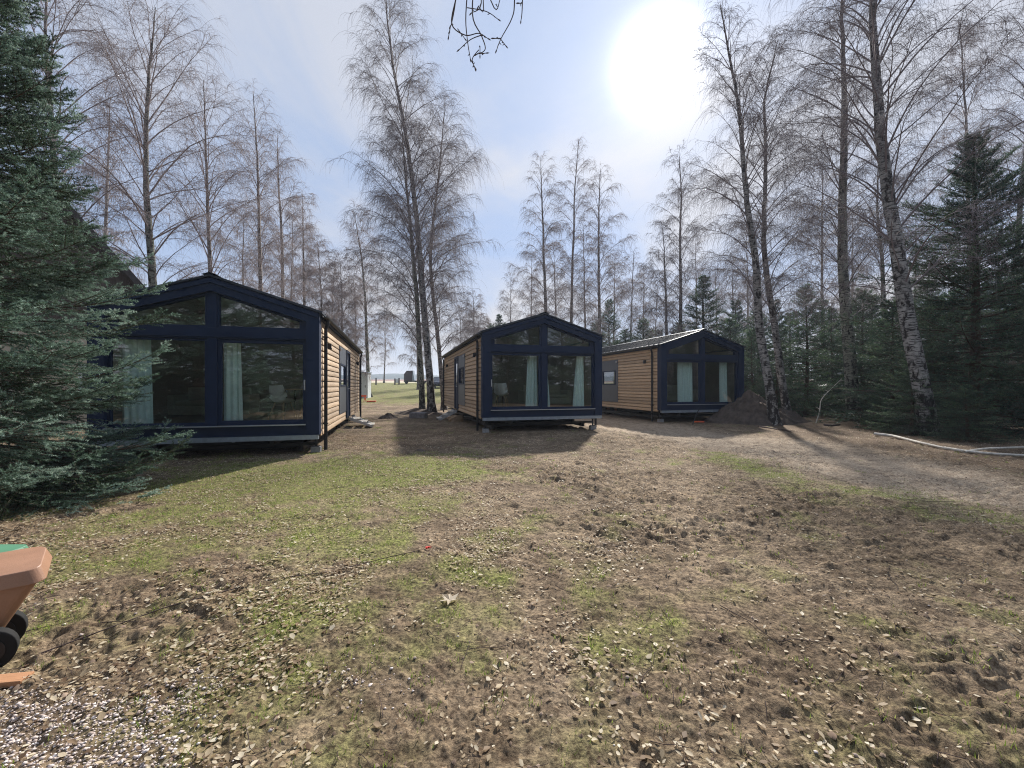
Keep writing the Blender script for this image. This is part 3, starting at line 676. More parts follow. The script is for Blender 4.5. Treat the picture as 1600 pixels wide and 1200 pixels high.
# the big central group
G2 = 'central birch clump between two cabins'
birch_px('birch', 41, 22.2, [(675, 645), (673, 600), (669, 540), (664, 470), (656, 380), (646, 280), (630, 170), (608, 60), (602, -30)], .215, 'tall white birch with black diamond marks, front trunk of the central clump', G2, 'birch', 'twig_dark', nl=84, reach=4.2, first=.17, n2=12, n3=14, twig_r=0.0038, droop=1.15)
birch_px('birch', 42, 22.6, [(660, 643), (659, 600), (656, 540), (653, 470), (643, 360), (633, 262), (628, 190)], .17, 'darker second trunk tight against the left side of the white central birch', G2, 'birch_green', 'twig_dark', nl=62, reach=4.4, first=.2, n2=11, n3=13, twig_r=0.0038, droop=1.0)
birch_px('birch', 43, 25.5, [(694, 634), (691, 590), (685, 520), (679, 470), (674, 400), (690, 280), (700, 150)], .15, 'thinner curved birch right of the central clump, beside the car', G2, 'birch_dull', 'twig_dark', nl=62, reach=4.2, first=.15, n2=11, n3=13, twig_r=0.0040, droop=1.0)
birch_px('birch', 44, 52.0, [(653, 601), (652, 560), (650, 500)], .13, 'thin dark birch on the lawn with hanging twigs before the far hills', G2, 'birch_dull', nl=32, reach=2.8, first=.25, n2=9, n3=11, twig_r=0.0067, droop=1.3)
birch_px('birch', 45, 50.0, [(742, 600), (742, 530), (741, 462)], .15, 'weeping rounded birch behind the left slope of the middle cabin roof', G2, 'birch_dull', nl=45, reach=3.0, first=.10, n2=11, n3=15, twig_r=0.0076, droop=1.35)
# middle and right background
G3 = 'birches behind the middle cabin'
birch_px('birch', 51, 31.0, [(853, 612), (853, 480), (851, 380), (849, 300), (848, 243)], .17, 'birch rising straight above the ridge of the middle cabin', G3, 'birch_dull', 'twig', nl=54, reach=2.8, first=.18, n2=10, n3=11, twig_r=0.0046, droop=1.15)
birch_px('birch', 52, 32.0, [(892, 612), (893, 480), (895, 380), (896, 290), (902, 215)], .15, 'tallest birch behind the middle cabin, its tip above the others', G3, 'birch_dull', 'twig', nl=54, reach=2.3, first=.2, n2=9, n3=10, twig_r=0.0044, up=1.4)
birch_px('birch', 53, 34.0, [(915, 612), (914, 500), (913, 420), (911, 350)], .11, 'thin short birch between two taller ones behind the middle cabin', G3, 'birch_dull', 'twig', nl=37, reach=2.0, first=.2, n2=9, n3=10, twig_r=0.0046)
birch_px('birch', 54, 31.0, [(938, 612), (937, 480), (935, 380), (936, 320), (938, 262)], .17, 'birch rising beside the right eave of the middle cabin', G3, 'birch_dull', 'twig', nl=56, reach=3.0, first=.18, n2=10, n3=11, twig_r=0.0044)
birch_px('birch', 55, 40.0, [(985, 606), (984, 480), (986, 392)], .12, 'small faint birch above the long roof of the farthest cabin', G3, 'birch_dull', 'twig', nl=40, reach=2.8, first=.2, n2=9, n3=10, twig_r=0.0055)
birch_px('birch', 56, 30.0, [(1044, 612), (1043, 500), (1040, 400), (1036, 350)], .15, 'forked birch with arching twigs over the left part of the farthest cabin', G3, 'birch_dull', 'twig_dark', nl=43, reach=2.8, first=.15, n2=10, n3=13, twig_r=0.0046, droop=1.25)
birch_px('birch', 57, 30.5, [(1060, 612), (1062, 480), (1063, 380), (1063, 300), (1060, 240)], .17, 'taller birch right beside the forked one over the farthest cabin', G3, 'birch_dull', 'twig_dark', nl=54, reach=3.0, first=.18, n2=10, n3=11, twig_r=0.0044)
birch_px('birch', 58, 38.0, [(1145, 606), (1146, 480), (1145, 400)], .11, 'faint thin birch behind the right slope of the farthest roof', G3, 'birch_dull', 'twig', nl=37, reach=3.2, first=.2, n2=9, n3=11, twig_r=0.0055)
G4 = 'birches at the right of the site'
birch_px('birch', 61, 15.6, [(1210, 660), (1206, 625), (1199, 570), (1189, 530), (1187, 470), (1180, 400), (1168, 330), (1158, 220), (1148, 130), (1128, 60), (1118, 12)], .17, 'white birch leaning left at the foot of the soil heap, thin curved top', G4, 'birch', 'twig_dark', nl=67, reach=3.0, first=.23, n2=11, n3=11, twig_r=0.0029)
birch_px('birch', 62, 17.6, [(1233, 650), (1226, 600), (1217, 540), (1214, 490), (1202, 440), (1196, 380), (1200, 300), (1202, 220), (1192, 160), (1215, 60)], .16, 'second slim birch just right of the leaning white one, dark upper stem', G4, 'birch', 'twig_dark', nl=62, reach=2.9, first=.24, n2=11, n3=11, twig_r=0.0030)
birch_px('birch', 63, 17.4, [(1334, 656), (1330, 600), (1322, 520), (1318, 440), (1319, 300), (1316, 150), (1312, 30), (1312, -90)], .25, 'straight dark birch with a thick mossy stem, third trunk from the right edge', G4, 'birch_green', 'twig_dark', nl=81, reach=3.6, first=.2, n2=11, n3=11, twig_r=0.0031)
birch_px('birch', 64, 21.0, [(1393, 645), (1388, 580), (1382, 480), (1379, 400), (1376, 320), (1374, 240)], .15, 'thin back birch between the straight dark one and the thick leaning one', G4, 'birch_green', 'twig_dark', nl=48, reach=3.2, first=.25, n2=10, n3=10, twig_r=0.0038)
birch_px('birch', 65, 12.4, [(1452, 682), (1444, 640), (1432, 580), (1415, 500), (1407, 420), (1394, 340), (1380, 250), (1369, 160), (1366, 60), (1364, -120), (1360, -260)], .235, 'thick leaning birch with peeling white and black bark at the right, nearest of the trunks', G4, 'birch', 'twig_dark', nl=86, reach=4.2, first=.22, n2=11, n3=11, twig_r=0.0028)
birch_px('birch', 67, 26.0, [(1510, 640), (1508, 400), (1505, 200), (1500, 30)], .16, 'background birch whose crown fans out behind the tallest spruce', G4, 'birch_dull', 'twig', nl=62, reach=4.0, first=.28, n2=11, n3=13, twig_r=0.0046)
birch_px('birch', 69, 22.0, [(1580, 640), (1590, 400), (1600, 150), (1605, -60)], .16, 'background birch at the right frame edge over the dark spruces', G4, 'birch_dull', 'twig_dark', nl=59, reach=4.2, first=.3, n2=11, n3=11, twig_r=0.0038)

G5 = 'far birches forming a hazy line behind the cabins'
far_geo = [birch_geo(500+i, [(0, 0, 0), (.2*i-.2, .1, 6), (.1, .2-.2*i, 14.5)], .13, nl=44, reach=(3.0, 2.4, 3.4)[i], first=.16, n2=11, n3=6, twig_r=0.0066, droop=(1.0, 1.25, .85)[i]) for i in range(3)]
ff = {}
for i, (xp, yt, d) in enumerate(((380, 330, 44), (455, 340, 46), (520, 405, 52), (600, 470, 80), (720, 470, 66), (730, 500, 74), (800, 430, 62), (830, 400, 52), (870, 380, 50), (960, 400, 50), (1005, 420, 52), (1025, 440, 60), (1085, 380, 48), (1120, 420, 52),
        (1165, 360, 42), (1290, 260, 40), (165, 150, 36), (1180, 430, 45), (1330, 330, 42), (1430, 330, 40))):
    x = px(xp, d); g = gz(x, d); k = i % 3
    if k not in ff:
        o = empty('birch', (x, d, g), 0, 'thin faint birch of the hazy far line', 'birch tree', G5)
        np_mesh('trunk', far_geo[k][0][0], far_geo[k][0][1], M['birch_dull'], o, True); np_mesh('crown', far_geo[k][1][0], far_geo[k][1][1], M['twig'], o, True); ff[k] = o
    else: o = copy_tree(ff[k]); o.location = (x, d, g)
    f = (hz_(yt, d)-g)/14.5; o.scale = (f*.95, f*.95, f); o.rotation_euler = (0, 0, i*1.3)
# birch standing just behind the camera whose limb hangs into the top of the view
def overhead_birch():
    rng = np.random.default_rng(5)
    root = empty('overhanging_birch', (1.9, -1.4, gz(1.9, -1.4)), 0, 'birch branch with forked dark twigs hanging into the top middle of the sky', 'birch tree')
    path = [(0, 0, 0), (.05, .05, 2), (0, .1, 4), (-.1, .1, 6.5), (-.2, 0, 9)]
    tt = np.linspace(0, 4, 20); TP = np.stack([np.interp(tt, range(5), [p[c] for p in path]) for c in range(3)], 1)
    TV, TF = tubes(TP[None], (np.linspace(.2, .05, 20))[None], 12); np_mesh('trunk', TV, TF, M['birch'], root, True)
    (cV, cF) = birch_geo(301, [(0, 0, 0), (0, 0, 4.5), (-.2, 0, 9)], .02, nl=27, reach=2.2, first=.62, n2=8, n3=5, side=(-PI/2, .55))[1]
    # the limb that reaches forward over the camera, in local coordinates
    o = np.array([1.9, -1.4, gz(1.9, -1.4)])
    D = 2.6
    def wp(x, y, d=D): return np.array([px(x, d), d, hz_(y, d)])-o
    limb = np.array([[0, .1, 4.6], [-.5, .9, 5.0], [-1.1, 2.0, 5.15], wp(730, -190, 2.9), wp(745, -60, 2.7)])
    parts = []
    def poly(P, r0, r1, n=None):
        P = catm3(np.array(P)); parts.append(tubes(P[None], np.linspace(r0, r1, len(P))[None], 6))
    def catm3(P, n=5):
        Q = [P[0]]+list(P)+[P[-1]]; out = []
        for i in range(1, len(Q)-2):
            p0, p1, p2, p3 = Q[i-1:i+3]
            for k in range(n):
                t = k/n; out.append(.5*((2*p1)+(-p0+p2)*t+(2*p0-5*p1+4*p2-p3)*t*t+(-p0+3*p1-3*p2+p3)*t**3))
        out.append(P[-1]); return np.array(out)
    poly(limb, .035, .006)
    T = [[(745, -60), (752, 5), (737, 20)], [(720, -80), (712, 0), (706, 35), (704, 40)], [(712, 0), (706, 38), (727, 55), (748, 52), (762, 60)],
         [(704, 40), (701, 57)], [(735, -60), (728, 20), (730, 60), (735, 92)], [(735, 92), (742, 105)], [(750, -70), (738, 20), (752, 55), (758, 72), (756, 80), (745, 85)],
         [(752, 55), (735, 62), (718, 77)], [(730, 12), (760, 18), (778, 30)], [(760, -50), (755, 0), (748, 10)], [(748, 78), (738, 92), (742, 106)], [(750, 72), (750, 86)], [(745, 84), (759, 83)],
         [(805, -90), (804, 0), (800, 28), (783, 60), (776, 78)], [(783, 60), (773, 60)], [(783, 62), (790, 71)], [(818, -70), (816, 12), (814, 32)], [(816, 5), (812, 5)], [(765, -40), (772, 12), (781, 0)], [(715, 45), (726, 60)]]
    for k, t in enumerate(T):
        d = D+.10*math.sin(k*1.7); pts = [wp(x, y, d) for x, y in t]
        if t[0][1] < -30: pts = [limb[3] if k % 2 else limb[4]]+pts[1:] if k % 3 == 0 else pts
        th = .0042 if len(t) > 3 or t[0][1] < 0 else .0030
        poly(pts, th, .0022)
        e = pts[-1]; q = pts[-2]; dv = (e-q)/(np.linalg.norm(e-q)+1e-6)
        parts.append(tubes(np.array([[e, e+dv*.012, e+dv*.024]]), np.array([[.0028, .0042, .0010]]), 6))
        for _ in range(2):
            s = rng.uniform(.2, .9); p = q*(1-s)+e*s; v = rng.normal(0, 1, 3); v /= np.linalg.norm(v)
            parts.append(tubes(np.array([[p, p+v*.008, p+v*.016]]), np.array([[.002, .0028, .0006]]), 5))
    # links so every twig hangs from the limb
    for x in (720, 735, 750, 805, 818, 765): poly([limb[3]*.5+limb[4]*.5, wp(x, -110), wp(x, -60)], .007, .0042)
    V, F = join(parts+[(cV, cF)]); np_mesh('crown', V, F, M['twigdark'], root, True)
overhead_birch()

# trees out of view for window reflections, some spruces added to darken bright panes
for i, (x, y, h, k) in enumerate(((-8.8, -7.5, 7.5, 0), (-5.2, -9.5, 8.5, 1), (-12, -10, 9, 2), (6.5, -9, 8, 0), (10.5, -5, 8.5, 1), (14.5, -8, 9, 2), (15, -1, 9, 0), (2.2, -14, 9, 1), (19, 3, 8.5, 1), (-1.8, -16, 8, 2), (4.5, -10.5, 7.5, 1), (8.3, -11, 8, 2), (12.3, -8, 8, 0), (16, -5, 8.5, 2), (17.5, -11, 9, 1), (0.2, -10.5, 7, 0), (-3.4, -11.5, 8, 2), (6.3, -14, 9, 2), (11, -14, 9, 0), (20, 6.5, 9.5, 0), (23.5, 8.5, 10, 1), (22, 3.5, 9.5, 2), (25, 6, 10, 0))):
    o = put_spruce(0, 0, y, k, 'dark spruce out of view, placed for its reflection in the cabin windows', s=1.1, xw=x, h=h, rz=i*1.3, group='reflected spruces behind the viewpoint')
rb = empty('birch', (8.6, -6.0, gz(8.6, -6)), 0, 'bare birch behind the viewpoint, seen only as a reflection in cabin glass', 'birch tree', 'reflected birches behind the viewpoint')
(TV, TF), (CV, CF) = birch_geo(88, [(0, 0, 0), (.3, 0, 6), (.1, .2, 15)], .17, nl=45, reach=3.2, n2=9, n3=9, twig_r=0.0050)
np_mesh('trunk', TV, TF, M['birch'], rb, True); np_mesh('crown', CV, CF, M['twig'], rb, True)
for x, y in ((5.0, -12.5), (12.5, -10), (-2.5, -12), (-9.5, -14), (9.0, -14), (17, -4)):
    o = copy_tree(rb); o.location = (x, y, gz(x, y)); o.rotation_euler = (0, 0, x)

# ------------------------------------------------------------ the cabins
TH = .271; LEN = 10.3; HE = 2.68; HR = 3.31; HW = 2.0
SL = (HR-HE)/HW
def rf(a): return HR-SL*abs(a)
def siding_panel(b0, b1, h0, h1, side, holes=(), name='side_wall', parent=None):
    """lap boards on the wall a = side*1.95; each board leans out at its foot"""
    pitch = .134; V, F, T = [], [], []; rng = random.Random(int(b0*10+side*3+7))
    h = h0
    while h < h1-.01:
        t = min(h+pitch, h1)
        segs = [(b0, b1)]
        for (hb0, hb1, hh0, hh1) in holes:
            if h < hh1-.02 and t > hh0+.02:
                segs = [q for s0, s1 in segs for q in ((s0, min(s1, hb0)), (max(s0, hb1), s1)) if q[1]-q[0] > .01]
        for s0, s1 in segs:
            # boards butt at random places
            cuts = [s0]; x = s0+rng.uniform(2.5, 5)
            while x < s1-.6: cuts.append(x); x += rng.uniform(3, 5)
            cuts.append(s1)
            for c0, c1 in zip(cuts, cuts[1:]):
                tone = rng.random(); o = len(V)
                ao, ai, ak = side*1.992, side*1.980, side*1.93
                for b in (c0+.0015, c1-.0015):
                    V += [(ak, b, h), (ao, b, h), (ao-side*.002, b, h+.012), (ai, b, t-.017), (ak, b, t-.017)]
                for k in range(5):
                    F.append((o+k, o+(k+1) % 5, o+5+(k+1) % 5, o+5+k))
                T += [tone]*10
        h = t
    o = np_mesh(name, np.array(V), np.array(F), M['siding'], parent, False, {'tone': np.array(T)})
    bm = bmesh.new(); bm.from_mesh(o.data); bmesh.ops.recalc_face_normals(bm, faces=bm.faces); bm.to_mesh(o.data); bm.free()
    return o

def cabin(x, y, zb, mir, label):
    g = gz(x, y)
    root = empty('cabin', (x, y, g), TH, label, 'cabin', 'three identical timber and navy cabins')
    z0 = zb-g      # floor frame above ground
    Zm = Matrix.Translation((0, 0, z0))
    NV = M['navy']
    def bd(mb, name, mat, parent=root, bevel=0, smooth=False): return mb.build(name, mat, parent, bevel, smooth, M=Zm)
    # front portal
    m = MB()
    for s in (-1, 1):
        a0, a1 = sorted((s*1.74, s*2.0))
        m.prism([(a0, .075), (a1, .075), (a1, rf(a1)-.012), (a0, rf(a0)-.012)], 'y', -.14, .12)
        m.prism([(0, HR-.012), (s*1.74, rf(1.74)-.012), (s*1.74, rf(1.74)-.29), (0, HR-.29)], 'y', -.14, .12)
        m.prism([(0, HR-.05), (s*1.98, rf(1.98)-.05), (s*1.98, rf(1.98)-.13), (0, HR-.13)], 'y', -.17, -.141)
    bd(m, 'front_frame', NV)
    m = MB(); m.box(-1.739, 1.739, -.10, .10, .075, .285)
    bd(m, 'front_panel', NV)
    m = MB(); m.box(-1.74, 1.74, -.175, -.101, .286, .306); bd(m, 'window_sill', M['silver'])
    m = MB(); m.box(-1.98, 1.98, -.155, -.05, -.02, .072)
    for a in (-.95, .38): m.box(a, a+.05, -.165, -.156, -.03, .075)
    bd(m, 'floor_beam', M['galv'])
    m = MB(); m.box(-1.739, 1.739, -.075, .08, 2.07, 2.285); m.box(-1.739, 1.739, -.095, -.076, 2.10, 2.14); bd(m, 'transom', NV)
    m = MB(); m.box(-.085, .085, -.075, .08, .303, 2.069); m.prism([(-.085, 2.286), (.085, 2.286), (.085, 2.99), (0, 3.016), (-.085, 2.99)], 'y', -.075, .08); bd(m, 'mullion', NV)
    # gable windows
    for s in (-1, 1):
        def q(aa, dz): return (s*aa, rf(aa)-.292-dz)
        outer = [(s*.087, 2.287), (s*1.738, 2.287), q(1.738, 0), q(.087, 0)]
        inner = [(s*.125, 2.33), (s*1.60, 2.33), q(1.60, .045), q(.125, .045)]
        if inner[2][1] < inner[1][1]+.01: inner[2] = (inner[2][0], inner[1][1]+.01)
        m = MB(); vo = [[m.bm.verts.new((p[0], c, p[1])) for p in L_] for L_, c in ((outer, -.055), (inner, -.055), (inner, .045), (outer, .045))]
        for A, B in ((0, 1), (1, 2), (2, 3), (3, 0)):
            for k in range(4): m.bm.faces.new((vo[A][k], vo[A][(k+1) % 4], vo[B][(k+1) % 4], vo[B][k]))
        fr = bd(m, 'gable_window', NV)
        m = MB(); m.prism(inner, 'y', -.012, -.004); bd(m, 'pane', M['glass'], fr)
    # big glazing: one fixed leaf, one sliding leaf on the side-door side
    for s in (-1, 1):
        slide = (s == mir)
        a0, a1 = sorted((s*.087, s*1.738)); f = .075 if slide else .05
        yb = (-.04, .03)
        m = MB(); m.box(a0, a1, *yb, .304, .304+f+.02); m.box(a0, a1, *yb, 2.068-f, 2.068); m.box(a0, a0+f, *yb, .304+f+.0205, 2.0675-f); m.box(a1-f, a1, *yb, .304+f+.0205, 2.0675-f)
        fr = bd(m, 'sliding_door' if slide else 'fixed_window', NV)
        m = MB(); m.box(a0+f, a1-f, -.008, .0, .304+f+.02, 2.068-f); bd(m, 'pane', M['glass'], fr)
        if slide:
            hx = s*1.70; m = MB(); m.box(hx-.014, hx+.014, -.075, -.055, 1.02, 1.24); m.box(hx-.009, hx+.009, -.056, -.04, 1.05, 1.08); m.box(hx-.009, hx+.009, -.056, -.04, 1.18, 1.21)
            bd(m, 'handle', M['silver'], fr, .003)
    # long walls
    door = (4.92, 5.95, .05, 2.30); pan = (3.20, 4.90, .28, 2.28)
    for s in (-1, 1):
        hs = (door, pan) if s == mir else ((2.0, 3.2, .9, 2.1), (6.4, 7.2, 1.2, 2.0))
        siding_panel(.122, LEN-.02, .02, HE-.12, s, hs, 'side_wall', root)
        w_ = root.children[-1] if False else None
    for o in [c for c in root.children if c.name.startswith('side_wall')]: o.data.transform(Zm)
    s = mir
    A0, A1 = sorted((s*1.93, s*2.004))
    def bx(m, b0, b1, h0, h1, d0=1.93, d1=2.004):
        q0, q1 = sorted((s*d0, s*d1)); m.box(q0, q1, b0, b1, h0, h1); return m
    m = MB(); bx(m, 3.205, 4.895, .285, 1.10); bx(m, 3.205, 4.895, 1.78, 2.275); bx(m, 3.205, 3.40, 1.1005, 1.7795); bx(m, 4.70, 4.895, 1.1005, 1.7795)
    pn = bd(m, 'window_panel', M['greypanel'])
    m = MB(); bx(m, 3.401, 3.45, 1.101, 1.779, 1.94, 2.02); bx(m, 4.65, 4.699, 1.101, 1.779, 1.94, 2.02); bx(m, 3.451, 4.649, 1.101, 1.15, 1.94, 2.02); bx(m, 3.451, 4.649, 1.73, 1.779, 1.94, 2.02)
    wf = bd(m, 'side_window', NV, pn)
    m = MB(); bx(m, 3.45, 4.65, 1.15, 1.73, 1.972, 1.980); o = bd(m, 'pane', M['glass'], pn)
    m = MB(); bx(m, 3.25, 3.33, 2.14, 2.22, 2.004, 2.05); bd(m, 'vent_cap', M['silver'], pn, .01)
    m = MB(); bx(m, 4.925, 5.945, .055, 2.295, 1.93, 1.985); bx(m, 4.925, 5.0, .0555, 2.2945, 1.986, 2.03); bx(m, 5.87, 5.945, .0555, 2.2945, 1.986, 2.03); bx(m, 5.001, 5.869, 2.22, 2.2945, 1.986, 2.03)
    dr = bd(m, 'side_door', NV)
    m = MB(); bx(m, 5.06, 5.10, 1.0, 1.03, 2.03, 2.05); bx(m, 5.06, 5.20, 1.02, 1.045, 2.05, 2.065); bd(m, 'handle', M['silver'], dr)
    m = MB(); bx(m, 5.2, 5.7, 1.1, 2.0, 1.986, 1.992); bd(m, 'pane', M['carglass'], dr)
    s_ = -mir
    for (b0, b1, h0, h1) in ((2.0, 3.2, .9, 2.1), (6.4, 7.2, 1.2, 2.0)):
        m = MB()
        def b2(b0_, b1_, h0_, h1_, d0=1.93, d1=2.01):
            q0, q1 = sorted((s_*d0, s_*d1)); m.box(q0, q1, b0_, b1_, h0_, h1_)
        b2(b0+.003, b0+.06, h0, h1); b2(b1-.06, b1-.003, h0, h1); b2(b0+.061, b1-.061, h0, h0+.06); b2(b0+.061, b1-.061, h1-.06, h1)
        wf = bd(m, 'side_window', NV)
        m = MB(); b2(b0+.06, b1-.06, h0+.06, h1-.06, 1.965, 1.973); bd(m, 'pane', M['glass'], wf)
    m = MB(); m.prism([(-1.99, .0), (1.99, 0), (1.99, rf(1.99)-.03), (0, HR-.03), (-1.99, rf(1.99)-.03)], 'y', LEN-.015, LEN+.03); bd(m, 'rear_wall', NV)
    # roof: two slopes of ribbed sheet
    m = MB()
    for s in (-1, 1):
        m.prism([(0, HR-.010), (s*2.06, rf(2.06)-.010), (s*2.06, rf(2.06)+.028), (0, HR+.028)], 'y', -.18, LEN+.08)
        b = .0
        while b < LEN:
            m.prism([(s*.06, rf(.06)+.0285), (s*2.055, rf(2.055)+.0285), (s*2.055, rf(2.055)+.055), (s*.06, rf(.06)+.055)], 'y', b, b+.022); b += .333
    ro = bd(m, 'roof', M['roof'])
    m = MB(); m.prism([(-.13, rf(.13)+.056), (0, HR+.058), (.13, rf(.13)+.056), (.13, rf(.13)+.066), (0, HR+.070), (-.13, rf(.13)+.066)], 'y', -.19, LEN+.09); bd(m, 'ridge_cap', M['roof'], ro)
    for s in (-1, 1):
        # soffit/fascia, gutter and downpipes
        m = MB(); q0, q1 = sorted((s*1.94, s*2.035)); m.box(q0, q1, .121, LEN, HE-.118, HE-.025); bd(m, 'fascia_board', NV)
        m = MB(); pr = [(s*(2.085+.055*math.cos(t)), HE-.035+.06*math.sin(t)) for t in [PI+PI*k/8 for k in range(9)]]
        pr += [(s*(2.085+.045*math.cos(t)), HE-.035+.05*math.sin(t)) for t in [2*PI-PI*k/8 for k in range(9)]]
        m.prism(pr, 'y', .0, LEN+.05); bd(m, 'gutter', M['black'])
        for b in (.42, LEN-.18):
            m = MB(); m.tube([(s*2.085, b, HE-.09), (s*2.085, b, HE-.17), (s*2.045, b, HE-.28), (s*2.045, b, .3), (s*2.045, b, -z0+.02)], .038, 10)
            for h in (2.2, 1.2, .25): m.box(*sorted((s*1.99, s*2.09)), b-.045, b+.045, h, h+.03)
            bd(m, 'downpipe', M['black'], smooth=False)
    s = mir
    for b in (.95, 8.6):
        m = MB(); q = sorted((s*1.99, s*2.09)); m.box(q[0], q[1], b-.04, b+.04, 2.02, 2.12); m.box(*sorted((s*2.02, s*2.10)), b-.05, b+.05, 1.98, 2.019); bd(m, 'wall_lamp', M['black'], bevel=.004)
    # chassis and shell inside
    m = MB()
    for a in (-1.1, 1.0): m.box(a, a+.1, .05, LEN-.05, -.14, -.021)
    for b in (.3, 2.4, 4.6, 7.0, 9.6): m.box(-1.85, 1.85, b, b+.08, -.20, -.141)
    m.box(-1.93, 1.93, .125, LEN-.016, -.02, .04)
    m.box(-1.45, 1.45, .5, LEN-.5, -.26, -.201)  # lower chassis block, with dark skirts added to keep the underside shaded
    m.box(-1.6, -1.52, .35, LEN-.4, -.32, -.201); m.box(1.52, 1.6, .35, LEN-.4, -.32, -.201)
    ch = bd(m, 'chassis', M['black'])
    for a in (-1.3, 1.3):
        for b in (4.5, 5.25):
            m = MB(); r_ = min(.30, z0-.03); 
            pts = [(r_*math.cos(t), r_*math.sin(t)) for t in [2*PI*k/24 for k in range(24)]]
            m.prism([(b+p, -z0+r_+q_) for p, q_ in pts], 'x', a-.09, a+.09); wl = bd(m, 'wheel', M['rubber'], ch, .01)
            m = MB(); m.prism([(b+p*.55, -z0+r_+q_*.55) for p, q_ in pts], 'x', a-.095, a+.095); bd(m, 'hub', M['rust'], wl)
    m = MB(); m.box(-1.92, 1.92, .13, 5.2, .2, .30)
    il = bd(m, 'floor', M['floorint'])
    m = MB()
    m.box(-1.929, -1.89, .121, 5.2, .301, 2.56) if mir == 1 else None
    m.box(1.89, 1.929, .121, 5.2, .301, 2.56) if mir == -1 else None
    s = mir
    for (b0, b1, h0, h1) in ((.121, 3.40, .301, 2.56), (4.70, 5.2, .301, 2.56), (3.401, 4.699, .301, 1.10), (3.401, 4.699, 1.78, 2.56)): bx(m, b0, b1, h0, h1, 1.89, 1.929)
    m.box(-1.889, 1.889, 5.1, 5.2, .301, 2.3)
    bd(m, 'lining', M['lining'])
    m = MB()
    for s2 in (-1, 1): m.prism([(0, HR-.05), (s2*1.9, rf(1.9)-.05), (s2*1.9, rf(1.9)-.08), (0, HR-.08)], 'y', .125, LEN-.02)
    m.prism([(-1.88, 2.3), (1.88, 2.3), (1.88, rf(1.88)-.085), (0, HR-.085), (-1.88, rf(1.88)-.085)], 'y', 5.105, 5.195)
    bd(m, 'ceiling', M['lining'])
    def Wp(a, b, h): return (x+a*math.cos(TH)-b*math.sin(TH), y+a*math.sin(TH)+b*math.cos(TH), zb+h)
    return root, Wp

C1 = cabin(-6.062, 8.498, EYE-1.109, 1, 'nearest cabin, at the left behind the blue spruce, navy gable front with glazing')
C2 = cabin(.993, 13.329, EYE-1.036, -1, 'middle cabin right of the birch clump, side door on its left wall')
C3 = cabin(7.757, 17.116, EYE-1.039, -1, 'farthest cabin at the right, bright ribbed roof, half behind the soil heap')

def curtain(C, a0, a1, label, b=.24, gather=0.0, top=2.16, lean=0.0):
    x, y, z = C[1](0, 0, 0); n = 46; rows = 16; V = []; seed = a0*7+x
    W = a1-a0
    for j in range(rows+1):
        t = j/rows; h = .335+(top-.335)*t
        for i in range(n+1):
            u = i/n; wv = W*(1-gather*t); a = a0+lean*t+u*wv
            V.append((a, b+.035*math.sin(u*W/.075*2*PI/1.6+seed+.5*math.sin(t*3+seed))*(.7+.3*math.sin(u*9+t*2)), h))
    V = np.array(V); i = np.arange(rows)[:, None]*(n+1); j = np.arange(n)[None, :]
    F = np.stack([i+j, i+j+1, i+n+2+j, i+n+1+j], -1).reshape(-1, 4)
    # second skin so the cloth has thickness
    V2 = V.copy(); V2[:, 1] += .004; F = np.vstack([F, F[:, ::-1]+len(V)])
    o = np_mesh('curtain', np.vstack([V, V2]), F, M['curtain'], None, True); o.location = (x, y, z); o.rotation_euler = (0, 0, TH)
    tag(o, label, 'curtain', 'curtains behind the cabin glazing')
curtain(C1, -1.66, -1.12, 'pale curtain at the left end of the nearest cabin glazing, behind spruce twigs', gather=.1)
curtain(C1, -.20, -.07, 'narrow strip of curtain left of the central post in the nearest cabin', gather=.5, lean=.06)
curtain(C1, .10, .45, 'bright mint curtain right of the central post in the nearest cabin', gather=.12)
curtain(C2, -.52, -.10, 'mint curtain left of the central post in the middle cabin', gather=.25, lean=.08)
curtain(C2, .10, .34, 'curtain tapering upwards, right of the central post in the middle cabin', gather=.65)
curtain(C2, 1.12, 1.52, 'curtain at the right end of the middle cabin glazing', gather=.45, lean=.16)
curtain(C3, -.95, -.22, 'wide mint curtain left of the central post in the farthest cabin', gather=.05)
curtain(C3, 1.10, 1.48, 'mint curtain at the right end of the farthest cabin glazing', gather=.05)

